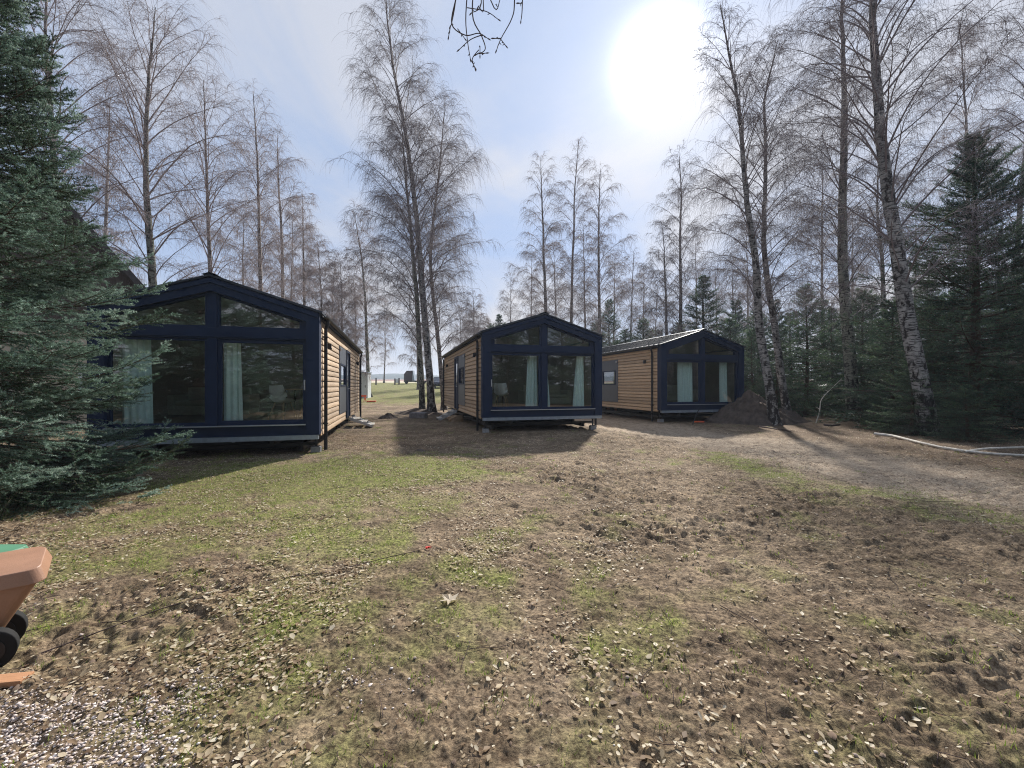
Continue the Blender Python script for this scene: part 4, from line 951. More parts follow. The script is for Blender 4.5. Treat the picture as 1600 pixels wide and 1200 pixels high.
def make_chair(label):
    root = empty('shell_chair', (0, 0, 0), 0, label, 'chair', 'white shell chairs inside the cabins')
    nu, nv = 16, 14; V = []
    for j in range(nv+1):
        v = j/nv
        # profile: seat front -> seat -> back
        if v < .5: py, pz = -.22+.40*(v/.5), .44-.025*math.sin(v/.5*PI)
        else: q = (v-.5)/.5; py, pz = .18+.10*math.sin(q*PI/2)+.02*q, .44+.38*q**1.15
        wv = .23*(1-.18*max(0, (v-.75)/.25)**2) if v > .5 else .215+.02*v
        for i in range(nu+1):
            u = i/nu*2-1
            side = abs(u)**2.4
            V.append((u*wv, py-(.10*side if v > .5 else 0), pz+(.10*side*(1 if .15 < v < .75 else .5) if v <= .75 else .02*side)))
    V = np.array(V); i = np.arange(nv)[:, None]*(nu+1); j = np.arange(nu)[None, :]
    F = np.stack([i+j, i+j+1, i+nu+2+j, i+nu+1+j], -1).reshape(-1, 4); V2 = V-np.array([0, .004, .008])
    np_mesh('seat_shell', np.vstack([V, V2]), np.vstack([F, F[:, ::-1]+len(V)]), M['white'], root, True)
    for sx in (-1, 1):
        for sy in (-1, 1):
            m = MB(); m.tube([(sx*.12, sy*.10, .42), (sx*.23, sy*.22, 0)], [.016, .010], 8); m.build('leg', M['wood'], root, smooth=True)
    m = MB(); m.tube([(-.13, -.11, .40), (.13, .11, .36)], .005, 5); m.tube([(.13, -.11, .40), (-.13, .11, .36)], .005, 5); m.tube([(-.19, -.17, .18), (.19, -.17, .18)], .004, 5)
    m.build('brace', M['black'], root)
    return root
ch0 = make_chair('white shell chair seen fully right of the mint curtain in the nearest cabin')
def place(o, C, a, b, rz): 
    p = C[1](a, b, .302); o.location = p; o.rotation_euler = (0, 0, TH+rz); return o
place(ch0, C1, .98, 1.25, 2.6)
for C, a, b, rz, lb in ((C1, 1.62, 1.15, -2.4, 'white shell chair cut by the right post of the nearest cabin glazing'), (C1, 1.35, 2.5, .3, 'white shell chair deeper behind the table in the nearest cabin'),
        (C2, -1.12, 1.0, 2.7, 'white shell chair in the middle of the left glazing of the middle cabin'), (C2, -1.66, 1.1, -2.3, 'white shell chair at the left edge of the middle cabin glazing'),
        (C3, -1.38, .9, 2.2, 'white shell chair at the left edge of the farthest cabin glazing')):
    c = copy_tree(ch0); c['label'] = lb; place(c, C, a, b, rz)
def table(C, a, b, label):
    root = empty('dining_table', C[1](a, b, .302), TH, label, 'table', 'small dining tables inside the cabins')
    MB().box(-.4, .4, -.55, .55, .71, .74).build('tabletop', M['wood'], root, .006)
    for sx in (-1, 1):
        for sy in (-1, 1): MB().tube([(sx*.33, sy*.46, .709), (sx*.36, sy*.5, 0)], [.025, .015], 8).build('leg', M['black'], root)
table(C1, 1.35, 1.85, 'small table behind the chairs in the nearest cabin')
table(C2, -1.35, 1.75, 'small table behind the chairs in the middle cabin')
table(C3, -1.35, 1.6, 'small table behind the chair in the farthest cabin')
def sofa(C, a, b, rz, label):
    root = empty('sofa', C[1](a, b, .302), TH+rz, label, 'sofa', 'sofas inside the cabins')
    MB().box(-.9, .9, -.40, .40, .08, .30).build('base', M['sofa'], root, .02)
    for s in (-1, 1): MB().box(*sorted((s*.01, s*.74)), -.42, .22, .305, .44).build('seat_cushion', M['sofa'], root, .04, True)
    for s in (-1, 1): MB().box(*sorted((s*.01, s*.74)), .225, .42, .305, .78).build('back_cushion', M['sofa'], root, .05, True)
    for s in (-1, 1): MB().box(*sorted((s*.75, s*.92)), -.42, .42, .20, .58).build('armrest', M['sofa'], root, .03, True)
sofa(C2, .85, 2.2, 0, 'beige sofa behind the right glazing of the middle cabin')
sofa(C1, -1.0, 2.9, 0, 'pale sofa deep behind the left glazing of the nearest cabin')
sofa(C3, .75, 2.6, 0, 'sofa deep inside the farthest cabin')

# supports, steps
def block(C, a, b, label, s=1.0):
    p = C[1](a, b, 0); g = gz(p[0], p[1]); top = p[2]-.02
    root = empty('concrete_support', (p[0], p[1], g-.02), TH, label, 'support', 'concrete supports under the cabin corners')
    MB().box(-.10*s, .10*s, -.08*s, .08*s, 0, .14).build('block', M['concrete'], root, .006)
    m = MB(); m.box(-.07, .07, -.06, .06, .141, .155); m.tube([(0, 0, .155), (0, 0, top-g+.0)], .028, 8); m.box(-.06, .06, -.06, .06, top-g-.012, top-g); m.build('jack_post', M['black'], root)
block(C1, 1.88, .22, 'pale concrete block with post under the right front corner of the nearest cabin')
block(C1, -1.6, .25, 'concrete support under the left front corner of the nearest cabin, behind the spruce', 1.2)
block(C2, -1.85, .10, 'concrete block under the left front corner of the middle cabin')
block(C2, 1.80, .15, 'black post on a block under the right front corner of the middle cabin')
block(C3, -1.8, .2, 'support under the left front corner of the farthest cabin')

def steps(C, s, b, label):
    p = C[1](s*2.02, b, 0); g = gz(p[0], p[1]); top = p[2]+.02-g
    root = empty('entrance_steps', (p[0], p[1], g), TH, label, 'steps', 'steps at the cabin side doors')
    D = .78
    for k in (-1, 1):
        m = MB(); m.prism([(0, top), (s*.06, top), (s*D, .05), (s*D, 0), (s*(D-.07), 0), (0, top-.09)], 'y', *sorted((k*.40, k*.44))); m.build('stringer', M['silver'], root)
    for t in range(3):
        zt = top*(1-(t+.4)/3.2); xx = D*(t+.25)/3.1; MB().box(*sorted((s*xx, s*(xx+.24))), -.399, .399, zt-.03, zt).build('tread', M['pole'], root, .004)
steps(C1, 1, 6.1, 'steps with pale metal sides beside the side door of the nearest cabin')
steps(C2, -1, 5.6, 'wooden steps at the side door of the middle cabin, partly hidden by its wall')

# ------------------------------------------------------------ house behind the blue spruce
def house():
    hx, hy = -15.5, 13.5
    root = empty('steep_roof_house', (hx, hy, 0), .85, 'cream house with a steep dark roof hidden behind the blue spruce', 'house')
    # gable towards the camera: half width 4.6, wall 1.9 high, ridge 8.6
    wv, wh, rh, dp = 3.7, 3.85, 8.5, 9.0
    MB().prism([(-wv, 0), (wv, 0), (wv, wh), (0, rh-.35), (-wv, wh)], 'y', 0, dp).build('wall', M['cream'], root)
    m = MB(); k = (rh-wh)/wv
    MB().prism([(-wv+.01, 3.3), (wv-.01, 3.3), (wv-.01, wh-.02), (0, rh-.4), (-wv+.01, wh-.02)], 'y', -.06, -.004).build('gable_boarding', M['darkboard'], root)
    for s in (-1, 1): m.prism([(0, rh), (s*(wv+.55), wh-.55*k), (s*(wv+.55), wh-.55*k-.30), (0, rh-.30)], 'y', -.45, dp+.45)
    m.build('roof', M['shingle'], root)
    for a, h in ((1.6, .95), (-1.6, .95)):
        m = MB(); m.box(a-.55, a+.55, -.05, -.002, h, h+1.25); f = m.build('window', M['white'], root)
        MB().box(a-.46, a+.46, -.062, -.051, h+.08, h+1.17).build('pane', M['carglass'], f)
house()
def shed():
    x, y = px(563, 36), 36; g = gz(x, y)
    root = empty('metal_shed', (x, y, g-.03), .1, 'pale metal cabinet shed behind the flared birch foot, right of the nearest cabin', 'shed')
    MB().box(-.6, .62, 0, 1.2, 0, 2.2).build('wall', M['shed'], root)
    MB().box(-.68, .70, -.08, 1.28, 2.201, 2.29).build('roof', M['galv'], root)
    f = MB().box(-.1, .5, -.03, -.002, .1, 2.05).build('door', M['shed'], root)
    MB().box(.40, .44, -.06, -.031, .95, 1.15).build('handle', M['black'], f)
    for k in range(5): pass
shed()

def barrier():
    x, y = px(567, 31.5), 31.5; g = gz(x, y)
    root = empty('orange_barrier', (x, y, g), .2, 'orange plastic trestle lying in front of the pale shed', 'barrier')
    MB().box(-.45, .25, -.03, .03, .38, .52).build('board', M['orange'], root, .01)
    for a in (-.38, .15):
        m = MB(); m.tube([(a, -.02, .39), (a-.06, -.2, 0)], .03, 6); m.tube([(a, .02, .39), (a+.06, .2, 0)], .03, 6); m.build('leg', M['orange'], root)
    o = MB().box(.3, .95, -.2, .1, 0.01, .09).build('foot_plate', M['orange'], root, .02)
barrier()

def car(name, x, y, rz, paint, label, g=None):
    g = gz(x, y) if g is None else g
    root = empty(name, (x, y, g), rz, label, 'car')
    # lofted body, length along local x (front = +x)
    secs = [(-2.15, .40, .78, .60), (-2.0, .28, .95, .80), (-1.2, .24, 1.00, .86), (0, .22, .98, .88), (1.1, .24, .95, .87), (1.8, .28, .86, .80), (2.12, .36, .68, .62)]
    V = []; k = 12
    for xx, zb, zt, hw in secs:
        for j in range(k):
            t = 2*PI*j/k; c, s_ = math.cos(t), math.sin(t)
            V.append((xx, hw*math.copysign(abs(c)**.45, c), (zb+zt)/2+(zt-zb)/2*math.copysign(abs(s_)**.5, s_)))
    F = []
    n = len(secs)
    for i in range(n-1):
        for j in range(k): F.append((i*k+j, i*k+(j+1) % k, (i+1)*k+(j+1) % k, (i+1)*k+j))
    bm = bmesh.new(); vs = [bm.verts.new(v) for v in V]
    for f in F: bm.faces.new([vs[q] for q in f])
    bm.faces.new([vs[q] for q in range(k)][::-1]); bm.faces.new([vs[(n-1)*k+q] for q in range(k)])
    mb = MB(); mb.bm.free(); mb.bm = bm; mb.build('body', M[paint], root, smooth=True)
    m = MB(); m.prism([(-1.85, .93), (-1.35, 1.42), (.15, 1.44), (1.05, .93)], 'y', -.70, .70); cab = m.build('cabin_glass', M['carglass'], root, .06, True)
    m = MB(); m.prism([(-1.38, 1.40), (-1.25, 1.475), (.1, 1.48), (.25, 1.40)], 'y', -.66, .66); m.build('roof', M[paint], root, .02, True)
    for s in (-1, 1):
        for b in (-1.35, 1.35):
            m = MB(); m.prism([(b+.33*math.cos(t), .33+.33*math.sin(t)) for t in [2*PI*q/20 for q in range(20)]], 'y', *sorted((s*.70, s*.90))); wh = m.build('wheel', M['rubber'], root, .02)
            m = MB(); m.prism([(b+.20*math.cos(t), .33+.20*math.sin(t)) for t in [2*PI*q/16 for q in range(16)]], 'y', *sorted((s*.895, s*.91))); m.build('rim', M['silver'], wh)
        MB().box(1.93, 2.10, *sorted((s*.45, s*.74)), .58, .74).build('headlight', M['headlight'], root, .02)
        MB().box(-2.16, -2.0, *sorted((s*.50, s*.76)), .68, .84).build('taillight', M['taillight'], root, .02)
    return root
car('parked_car', px(686, 57), 57, -PI/2, 'carblue', 'dark car with bright windscreen between the curved birch and the middle cabin')
for xp, d, rz, lb in ((1262, 31, .2, 'white car glimpsed through the spruces right of the slim birch pair'), (1318, 26.5, .15, 'white car with a red tail light glimpsed beside the straight dark birch')):
    car('parked_car', px(xp, d), d, rz, 'carwhite', lb)
def hopper():
    x, y = px(641, 74), 74; g = gz(x, y)
    root = empty('hopper_trailer', (x, y, g), 0, 'dark brown hopper shaped trailer on the lawn before the far hills', 'trailer')
    MB().prism([(-.95, .6), (.45, .6), (.55, 2.35), (-.5, 2.3), (-.95, 1.7)], 'y', -.7, .7).build('hopper', pmat('dark_rust', (.05, .03, .035), .7), root, .03)
    MB().prism([(.47, .55), (.95, .3), (.58, 2.36), (.46, 2.36)], 'y', -.6, .6).build('chute', M['galv'], root, .02)
    MB().box(-1.0, 3.6, -.6, .6, .35, .59).build('frame', pmat('dark_green', (.02, .035, .02), .7), root, .02)
    for b in (-.5, 2.6): MB().prism([(b+.3*math.cos(t), .3+.3*math.sin(t)) for t in [2*PI*q/16 for q in range(16)]], 'y', -.75, -.61).build('wheel', M['rubber'], root)
hopper()
for i, (xp, lb) in enumerate(((617, 'left wooden post of the gate on the far lawn'), (623.5, 'right wooden post of the gate on the far lawn'), (587.5, 'dark post on the lawn just right of the flared birch'))):
    d = 70; x = px(xp, d); o = MB().tube([(0, 0, 0), (.01, 0, .75), (0, 0, 1.05+.05*i)], [.13, .12, .10], 8).build('fence_post', M['twigdark'], None, loc=(x, d, gz(x, d))); tag(o, lb, 'post', 'posts on the far lawn')
d = 71; o = MB().box(-.32, .32, -.02, .02, .3, .95).build('notice_board', M['white'], None, .01, loc=(px(620.3, d), d, gz(px(620.3, d), d))); tag(o, 'small pale board fixed between the two gate posts on the far lawn', 'board')
for k in (-.34, .34): MB().box(k-.02, k+.02, -.02, .02, 0, .99).build('leg', M['board'], o)

# ------------------------------------------------------------ soil heap and other ground things
def heap(name, x, y, rx, ry, h, seed, label, mat='soil', cat='soil heap', rough=.08, pw=1.25, spike=0):
    nr, na = 44, 96; V = []; g = gz(x, y)
    r = np.linspace(0, 1.12, nr)[:, None]; t = np.linspace(0, 2*PI, na, endpoint=False)[None, :]
    lob = 1+.10*np.sin(t*2+seed)+.07*np.sin(t*3+seed*2)+.05*np.sin(t*5+seed)
    X = r*rx*lob*np.cos(t); Y = r*ry*lob*np.sin(t)
    prof = np.clip(1-r**pw, -.2, 1)*.96+.04*np.cos(r*PI)
    Z = h*prof*(1+0*t)
    nz1 = fbm(X*2.2+seed, Y*2.2, seed, 4, .6); Z = Z+rough*nz1*np.clip(1.4-r, 0, 1)*2.2+rough*.55*fbm(X*9, Y*9+seed, seed+5, 3, .7)
    Z = Z+rough*.35*fbm(X*22, Y*22, seed+9, 3, .8)-.06
    V = np.stack([X+0*Z, Y+0*Z, Z], -1).reshape(-1, 3)
    i = np.arange(nr-1)[:, None]*na; j = np.arange(na)[None, :]; jn = (j+1) % na
    F = np.stack([i+j, i+jn, i+na+jn, i+na+j], -1).reshape(-1, 4)[:, ::-1]
    o = np_mesh(name, V, F, M[mat], None, True, loc=(x, y, g)); return tag(o, label, cat)
heap('soil_heap', px(1172, 16.7), 16.7, 1.75, 1.35, 1.38, 3, 'large cone of dark brown soil in front of the farthest cabin', pw=.95, rough=.17)
heap('soil_heap', px(1226, 16.9), 16.95, .95, .8, .62, 8, 'lower shoulder of dark soil right of the white leaning birch', pw=1.1, rough=.09)
heap('root_mound', px(655, 22.4), 22.3, 1.7, 1.3, .30, 5, 'dark earth mound round the foot of the central birch clump', rough=.05, cat='mound', pw=1.3)
heap('turf_clump', px(606, 18.6), 18.6, .55, .4, .30, 6, 'small dark clod of turf left of the central birches', rough=.06, cat='clod')
heap('turf_clump', px(655, 9.3), 9.35, .26, .2, .09, 9, 'little brown clod on the grass below the middle cabin shadow', rough=.03, cat='clod')
def boulder(x, y, s, label, name='boulder', seed=1, mat='stone', sq=(1, .8, .6)):
    bm = bmesh.new(); bmesh.ops.create_icosphere(bm, subdivisions=4, radius=1)
    P = np.array([v.co[:] for v in bm.verts]); n = noise(P[:, 0]*1.3+seed, P[:, 1]*1.3+P[:, 2]*1.7, seed)*.28+noise(P[:, 0]*4+P[:, 2]*3, P[:, 1]*4, seed+3)*.07
    q = np.sign(P)*np.abs(P)**.75
    for v, p, k in zip(bm.verts, q, n): v.co = Vector(p)*(1+k)*s; v.co.x *= sq[0]; v.co.y *= sq[1]; v.co.z *= sq[2]
    me = bpy.data.meshes.new(name); bm.to_mesh(me); bm.free()
    for p in me.polygons: p.use_smooth = True
    o = link(name, me, M[mat], None, (x, y, gz(x, y)+s*sq[2]*.35)); o.rotation_euler = (0, 0, seed); return tag(o, label, 'rock')
boulder(px(1427, 12.9), 12.9, .30, 'grey boulder at the foot of the thick leaning birch', seed=2)
boulder(px(1404, 13.4), 13.4, .16, 'small dark stone left of the grey boulder', seed=5)
def slab():
    x, y = px(653, 18.6), 18.7
    o = MB().prism([(-.36, -.26), (.34, -.30), (.38, .22), (-.28, .26)], 'z', 0, .26).build('stone_slab', M['stone'], None, .03, loc=(x, y, gz(x, y)-.02)); tag(o, 'grey stone slab lying at the foot of the central birches', 'slab')
slab()
boulder(px(712, 17.2), 17.3, .30, 'brown lump of sawn wood beside the middle cabin side wall', 'wood_lump', 7, 'board', (1.2, .8, .6))

def stick(name, pts, r0, r1, mat, label, cat='branch', sides=7, twigs=0, seed=0):
    """pts in world space"""
    P = np.array(pts, dtype=float); tt = np.linspace(0, len(P)-1, 6*len(P)); Q = np.stack([np.interp(tt, np.arange(len(P)), P[:, c]) for c in range(3)], 1)
    for _ in range(4): Q[1:-1] = (Q[:-2]+2*Q[1:-1]+Q[2:])/4
    rng = np.random.default_rng(seed); o0 = Q[0].copy(); Q = Q-o0
    parts = [tubes(Q[None], np.linspace(r0, r1, len(Q))[None], sides)]
    for k in range(twigs):
        i = rng.integers(len(Q)//4, len(Q)-1); d = Q[min(i+1, len(Q)-1)]-Q[i-1]; d /= np.linalg.norm(d)+1e-9
        v = d*.7+rng.normal(0, .5, 3)*np.array([1, 1, .35]); v[2] = abs(v[2])*.4; L = rng.uniform(.15, .5)*min(1.0, r0*40+.3)
        parts.append(tubes(np.array([[Q[i], Q[i]+v*L*.5, Q[i]+v*L+np.array([0, 0, -.02])]]), np.array([[r1*.8, r1*.6, r1*.3]]), 5))
    V, F = join(parts); o = np_mesh(name, V, F, M[mat], None, True, loc=tuple(o0)); return tag(o, label, cat)
def gp(xp, yp, up=.02):
    d = EYE*FPX/(yp-603.2); 
    for _ in range(4):
        z = gz(px(xp, d), d); d = (EYE-z-up)*FPX/(yp-603.2)
    x = px(xp, d); return (x, d, gz(x, d)+up)
stick('fallen_branch', [gp(1366, 678, .06), gp(1395, 681, .05), gp(1430, 690, .04), gp(1470, 699, .04), gp(1505, 706, .03)], .045, .02, 'pole', 'pale fallen birch pole curving along the edge of the track', twigs=2, seed=1)
stick('fallen_branch', [gp(1475, 700, .04), gp(1500, 704, .05), gp(1545, 709, .04), gp(1640, 714, .04)], .035, .025, 'pole', 'short dark and white birch pole lying crosswise at the right', seed=2)
stick('fallen_branch', [gp(1507, 706, .04), gp(1540, 701, .10), gp(1600, 699, .08), gp(1680, 699, .04)], .028, .02, 'pole', 'upper white birch pole leaving the frame at the right', seed=3)
bx_, by_, bz_ = gp(1275, 661)
stick('leaning_stick', [(bx_, by_, bz_), (bx_+.25, by_+.15, .45), (bx_+.55, by_+.5, .95), (px(1315, by_+.9), by_+.9, hz_(592, by_+.9))], .022, .010, 'pole', 'thin white stick leaning against the straight dark birch', twigs=3, seed=4)
stick('fallen_branch', [gp(1288, 664, .02), gp(1300, 665, .03), gp(1312, 663, .03)], .05, .03, 'twigdark', 'short black log piece at the foot of the leaning stick', seed=5)
stick('fallen_branch', [gp(1185, 666, .02), gp(1205, 669, .03), gp(1235, 674, .02)], .025, .012, 'twigdark', 'dark twig on the ground before the white leaning birch', twigs=3, seed=6)
bx_, by_, bz_ = gp(1082, 663)
stick('iron_bar', [(bx_, by_, bz_-.02), (bx_+.14, by_+.05, .35), (bx_+.30, by_+.12, .60)], .020, .016, 'black', 'black bar stuck in the ground left of the soil heap', 'bar')
g_ = gp(1092, 660); o = MB().box(-.20, .20, -.04, .04, 0, .055).build('orange_marker', M['orange'], None, .015, loc=g_); tag(o, 'short orange piece lying by the black bar', 'marker')
g_ = gp(668, 857, .004)
m = MB(); rr = random.Random(4)
for k in range(4):
    a = rr.uniform(0, PI); L = .022; m.prism([(-L*math.cos(a)+.01, -L*math.sin(a)), (L*math.cos(a), L*math.sin(a)), (L*math.cos(a)+.012, L*math.sin(a)+.012), (-L*math.cos(a), -L*math.sin(a)+.012)], 'z', .004*k, .004*k+.003)
o = m.build('red_ribbon', M['redplastic'], None, loc=g_); tag(o, 'scrap of red ribbon at the end of the long dark cord', 'ribbon')
stick('cord', [gp(60, 1022, .010), gp(160, 985, .012), gp(260, 948, .012), gp(310, 935, .012), gp(420, 905, .012), gp(520, 893, .012), gp(600, 872, .012), gp(655, 860, .012)], .0035, .003, 'twigdark', 'long thin dark cord across the grass from the brown bin to the red ribbon', 'cord', 6)
# one big pale maple leaf
def maple():
    p = gp(703, 938, .015); ang = [0, 18, 36, 62, 80, 108, 130, 165, 180, 195, 230, 252, 280, 298, 324, 342]; rad = [1, .45, .62, .38, .95, .40, .70, .30, .22, .30, .70, .40, .95, .38, .62, .45]
    m = MB(); pts = [(.062*r_*math.sin(R(a)), .062*r_*math.cos(R(a))) for a, r_ in zip(ang, rad)]
    c = m.bm.verts.new((0, 0, .0)); vs = [m.bm.verts.new((q[0], q[1], .018*abs(math.sin(i*1.9)))) for i, q in enumerate(pts)]
    for i in range(len(vs)): m.bm.faces.new((c, vs[i], vs[(i+1) % len(vs)]))
    o = m.build('maple_leaf', leafy('pale_leaf', [(0, (.75, .66, .52)), (1, (.75, .66, .52))], .45, .7), None, loc=p); o.rotation_euler = (.12, .05, .8); o.scale = (1.5, 1.5, 1)
    md = o.modifiers.new('thick', 'SOLIDIFY'); md.thickness = .0012
    tag(o, 'large pale maple leaf lying curled in the middle of the yard', 'leaf')
maple()

# ------------------------------------------------------------ brown wheeled bin at the left edge
def wheelie():
    x1, y0 = -2.50, 2.23           # right side, near side
    z = gz(x1, y0)
    root = empty('brown_bin', (x1, y0, z), R(42), 'brown plastic wheeled bin cut by the left edge, rounded lid and black wheel', 'waste bin')
    root.scale = (1, .78, 1)
    # body: tapered tub, local x from -W to 0, y from 0 to D
    def tub(zb, zt, x0b, x1b, x0t, x1t, y0b, y1b, y0t, y1t, n=6, r=.05):
        V = []; ring = 0
        def rr(x0, x1, y0_, y1_, z_):
            pts = []
            for cx, cy, a0 in ((x1-r, y1_-r, 0), (x0+r, y1_-r, 90), (x0+r, y0_+r, 180), (x1-r, y0_+r, 270)):
                for k in range(n): a = R(a0+90*k/(n-1)); pts.append((cx+r*math.cos(a), cy+r*math.sin(a), z_))
            return pts
        rows = []
        for q in range(9):
            t = q/8; rows.append(rr(x0b+(x0t-x0b)*t, x1b+(x1t-x1b)*t, y0b+(y0t-y0b)*t, y1b+(y1t-y1b)*t, zb+(zt-zb)*t))
        bm = bmesh.new(); vs = [[bm.verts.new(p) for p in row] for row in rows]; m_ = len(rows[0])
        for a, b in zip(vs, vs[1:]):
            for k in range(m_): bm.faces.new((a[k], a[(k+1) % m_], b[(k+1) % m_], b[k]))
        bm.faces.new(vs[0][::-1]); bm.faces.new(vs[-1]); return bm
    mb = MB(); mb.bm.free(); mb.bm = tub(.075, .385, -.56, -.19, -.60, -.02, .06, .32, .0, .36); mb.build('body', M['bin'], root, smooth=False)
    # lid: domed slab with rounded rim, slightly larger, rising to the back
    mb = MB(); mb.bm.free(); mb.bm = tub(.387, .455, -.62, .012, -.60, -.012, -.012, .372, .015, .35, r=.06)
    lid = mb.build('lid', M['bin'], root, .012, True); 
    for v in lid.data.vertices: v.co.z += (v.co.y)*.16
    # bottom of the lid must stay on the tub
    m = MB(); m.tube([(-.55, .40, .43), (-.12, .40, .43)], .014, 8); m.tube([(-.52, .34, .39), (-.52, .40, .43)], .012, 6); m.tube([(-.16, .34, .39), (-.16, .40, .43)], .012, 6); m.build('handle', M['bin'], root, smooth=True)
    for yy, nm in ((.0, 'wheel'), (.30, 'wheel')):
        cx, cz, r_ = -.185, .10, .105
        m = MB(); m.prism([(cx+r_*math.cos(t), cz+r_*math.sin(t)) for t in [2*PI*q/28 for q in range(28)]], 'y', yy-.055, yy+.02); wl = m.build('wheel', M['rubber'], root, .008, True)
        m = MB(); m.prism([(cx+.065*math.cos(t), cz+.065*math.sin(t)) for t in [2*PI*q/20 for q in range(20)]], 'y', yy-.060, yy-.054); m.build('rim', M['black'], wl, .002)
    m = MB(); m.tube([(-.185, -.03, .10), (-.185, .35, .10)], .010, 8); m.build('axle', M['black'], root)
    g2 = empty('green_bin', (-3.46, 2.62, gz(-3.46, 2.62)-.02), 0, 'green bin lid showing behind the brown bin', 'waste bin')
    g2.scale = (1, 1, .66)
    mb = MB(); mb.bm.free(); mb.bm = tub(.0, .42, -.50, -.06, -.54, -.02, .04, .36, .0, .40); mb.build('body', M['bingreen'], g2)
    mb = MB(); mb.bm.free(); mb.bm = tub(.422, .475, -.56, .0, -.55, -.01, -.01, .41, .0, .40); mb.build('lid', M['bingreen'], g2, .008, True)
    o = MB().box(-.26, .10, -.035, .035, 0, .028).build('wood_plank', M['plank'], None, .003, loc=(-2.42, 1.99, gz(x1, y0)+.012)); o.rotation_euler = (0, 0, .16)
    tag(o, 'short orange brown plank on the ground beside the bin wheel', 'plank')
wheelie()

# ------------------------------------------------------------ ground cover (nobody could count it)
rng = np.random.default_rng(77)
def scatter(n, dmax, dmin=1.2, pw=1.0, half=1.42):
    u = rng.random(n); d = dmin+(dmax-dmin)*u**pw; x = (rng.random(n)*2-1)*half*(d+.3); return x, d
def leaves():
    x, y = scatter(420000, 14.0, 1.1, .80)
    dens = sst(-.35, .45, fbm(x*.9, y*.9, 201, 4, .6))*(.22+.85*sst(2.2, -1.8, x-.1*y))*(1-.75*road_mask(x, y))
    dens = dens*(.55+.6*sst(-.2, .3, noise(x*3.5, y*3.5, 203)))
    dens = dens*(1-.75*GRAVEL(x, y)); dens = np.maximum(dens, .35*sst(7.5, 9, x)); dens *= sst(15, 6, y)*.7+.3
    k = rng.random(len(x)) < (dens**1.2)*.95; x, y = x[k], y[k]; n = len(x)
    z = ground_h(x, y)+.006
    L = rng.uniform(.006, .0145, n)*rng.choice([1, 1, 1, 1.5], n); Wd = L*rng.uniform(.45, .8, n)
    az = rng.uniform(0, 2*PI, n); tx = rng.normal(0, .33, n); cu = rng.uniform(-.4, 1.2, n)*L*.6
    # 6-point leaf: stem, two sides x2, tip
    loc = np.array([[-1, 0], [-.35, .85], [.35, .75], [1, 0], [.35, -.75], [-.35, -.85]])
    jit = rng.uniform(.6, 1.35, (n, 6)); lx = loc[None, :, 0]*L[:, None]*jit; ly = loc[None, :, 1]*Wd[:, None]*jit[:, ::-1]; lz = cu[:, None]*(np.abs(loc[None, :, 1])*.9+.35*loc[None, :, 0]**2)+np.abs(tx)[:, None]*L[:, None]*.6
    lz = lz+lx*np.sin(tx)[:, None]*.8
    c, s = np.cos(az)[:, None], np.sin(az)[:, None]
    V = np.stack([x[:, None]+lx*c-ly*s, y[:, None]+lx*s+ly*c, z[:, None]+lz], -1).reshape(-1, 3)
    b = np.arange(n)[:, None]*6
    F = np.vstack([b+np.array([[0, 5, 4, 3]]), b+np.array([[0, 3, 2, 1]])])
    tone = np.repeat(np.clip(rng.beta(1.3, 1.25, n), 0, 1), 6)
    o = np_mesh('leaf_litter', V, F, M['leaf'], None, False, {'tone': tone}); tag(o, 'dry pale leaves scattered over the yard', 'leaves', kind='stuff')
leaves()
def grass():
    x, y = scatter(900000, 16, 1.1, .8)
    g = grass_mask(x, y); cl = sst(.0, .5, noise(x*7, y*7, 301)+.25)
    k = rng.random(len(x)) < g**1.3*cl*.62; x, y = x[k], y[k]
    # a few loose tufts elsewhere
    cx, cy = scatter(1300, 9, 1.2, .9); kk = rng.random(len(cx)) < .15+.85*sst(-.1, .3, noise(cx*.8, cy*.8, 305))*(1-road_mask(cx, cy)); cx, cy = cx[kk], cy[kk]
    tn = 16; tx = np.repeat(cx, tn)+rng.normal(0, .022, len(cx)*tn); ty = np.repeat(cy, tn)+rng.normal(0, .022, len(cx)*tn)
    x = np.concatenate([x, tx]); y = np.concatenate([y, ty]); n = len(x)
    z = ground_h(x, y)-.003; az = rng.uniform(0, 2*PI, n); h = rng.uniform(.010, .036, n)*(1+.5*np.clip(noise(x*2, y*2, 302), 0, 1)); lean = rng.uniform(.1, .9, n)*h; wd = rng.uniform(.0012, .0026, n)*(1+y*.10)
    dx, dy = np.cos(az), np.sin(az)
    p0 = np.stack([x-dy*wd, y+dx*wd, z], 1); p1 = np.stack([x+dy*wd, y-dx*wd, z], 1); p2 = np.stack([x+dx*lean, y+dy*lean, z+h], 1)
    V = np.stack([p0, p1, p2], 1).reshape(-1, 3); tone = np.repeat(np.where(rng.random(n) < .12, 1.0, np.clip(rng.normal(.45, .2, n), 0, .9)), 3)
    o = np_mesh('grass', V, np.arange(3*n).reshape(-1, 3), M['grass'], None, False, {'tone': tone}); tag(o, 'short thin spring grass in patches', 'grass', kind='stuff')
grass()
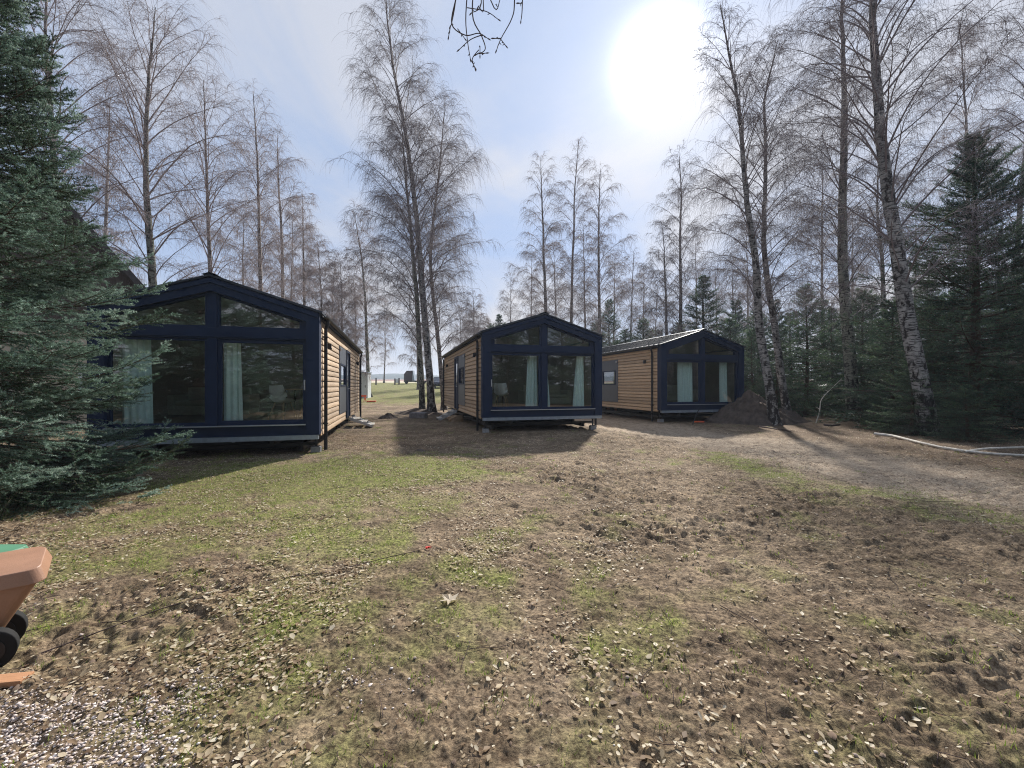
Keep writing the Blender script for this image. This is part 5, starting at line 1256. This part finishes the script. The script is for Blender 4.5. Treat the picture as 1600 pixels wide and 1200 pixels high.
def gravel():
    n = 85000; x = rng.uniform(-4.4, .6, n); y = rng.uniform(.75, 2.6, n)
    k = rng.random(n) < GRAVEL(x, y)*.9; x, y = x[k], y[k]
    x2 = rng.normal(-.75, .16, 110); y2 = rng.normal(2.05, .12, 110); x3, y3 = scatter(260, 7, 1.2)
    x = np.concatenate([x, x2, x3]); y = np.concatenate([y, y2, y3]); n = len(x)
    z = ground_h(x, y); s = rng.gamma(3.2, .0017, n).clip(.0022, .012); s[-260:] *= 1.2
    base_ = np.array([[1, 0, 0], [-1, 0, 0], [0, 1, 0], [0, -1, 0], [0, 0, 1], [0, 0, -1]], dtype=float)
    P = base_[None]*(s[:, None, None]*rng.uniform(.5, 1.3, (n, 6, 1))); P[:, :, 2] *= .65
    a = rng.uniform(0, 2*PI, n); c, s_ = np.cos(a)[:, None], np.sin(a)[:, None]
    V = np.stack([x[:, None]+P[..., 0]*c-P[..., 1]*s_, y[:, None]+P[..., 0]*s_+P[..., 1]*c, z[:, None]+P[..., 2]+s[:, None]*.25], -1).reshape(-1, 3)
    f = np.array([[0, 2, 4], [2, 1, 4], [1, 3, 4], [3, 0, 4], [2, 0, 5], [1, 2, 5], [3, 1, 5], [0, 3, 5]])
    F = (np.arange(n)[:, None, None]*6+f[None]).reshape(-1, 3)
    o = np_mesh('gravel', V, F, M['gravel'], None, False, {'tone': np.repeat(np.clip(rng.normal(.6, .25, n), 0, 1), 6)}); tag(o, 'pale pinkish gravel in the bottom left corner', 'gravel', kind='stuff')
gravel()
def twigs():
    x, y = scatter(5200, 11, 1.2, .85); k = rng.random(len(x)) < .25+.75*sst(-.2, .3, noise(x*.9, y*.9, 401)); x, y = x[k], y[k]; n = len(x)
    L = rng.gamma(2.2, .045, n).clip(.03, .42); az = rng.uniform(0, 2*PI, n); K = 5
    P, _, _ = grow(rng, np.stack([x, y, ground_h(x, y)+.005], 1), az, np.zeros(n), np.zeros(n), L, K, .16)
    P[:, :, 2] = ground_h(P[:, :, 0].ravel(), P[:, :, 1].ravel()).reshape(n, K)+.006+rng.uniform(0, .008, (n, K))
    V, F = tubes(P, (.0010+.0045*L)[:, None]*np.linspace(1, .5, K)[None]*(1+.05*y[:, None]), 4)
    o = np_mesh('twig_litter', V, F, M['twigdark'], None, True); tag(o, 'thin broken twigs scattered over the soil', 'twigs', kind='stuff')
twigs()
def chips():
    x, y = scatter(60000, 14, 1.1, .8); k = rng.random(len(x)) < .25*sst(.1, .6, 1-grass_mask(x, y)); x, y = x[k], y[k]; n = len(x)
    s = rng.gamma(2.5, .0032, n).clip(.003, .022); z = ground_h(x, y)
    base_ = np.array([[1, 0, 0], [-1, 0, 0], [0, 1, 0], [0, -1, 0], [0, 0, 1]], dtype=float)
    P = base_[None]*(s[:, None, None]*rng.uniform(.5, 1.3, (n, 5, 1)))
    V = np.stack([x[:, None]+P[..., 0], y[:, None]+P[..., 1], z[:, None]+P[..., 2]*.8-s[:, None]*.1], -1).reshape(-1, 3)
    f = np.array([[0, 2, 4], [2, 1, 4], [1, 3, 4], [3, 0, 4]]); F = (np.arange(n)[:, None, None]*5+f[None]).reshape(-1, 3)
    o = np_mesh('soil_crumbs', V, F, M['crumb'], None, False, {'tone': np.repeat(rng.random(n), 5)}); tag(o, 'loose crumbs of brown soil', 'soil crumbs', kind='stuff')
M['crumb'] = leafy('soil_crumb', [(0, (.10, .068, .048)), (.6, (.22, .155, .11)), (1, (.36, .27, .20))], 0, .95)
chips()

# ------------------------------------------------------------ air
def haze():
    m = bpy.data.materials.new('haze_air'); m.use_nodes = True; t = m.node_tree; t.nodes.clear()
    v = N(t, 'ShaderNodeVolumePrincipled'); v.inputs['Color'].default_value = (.80, .88, 1, 1); v.inputs['Density'].default_value = HAZE; v.inputs['Anisotropy'].default_value = .2
    o_ = N(t, 'ShaderNodeOutputMaterial'); LK(t, v.outputs[0], o_.inputs['Volume'])
    o = MB().box(-2700, 2700, -60, 1400, -1.2, 34).build('haze', m); tag(o, 'thin bluish haze over the far fields', 'haze', kind='stuff')
HAZE = .0008
if HAZE: haze()
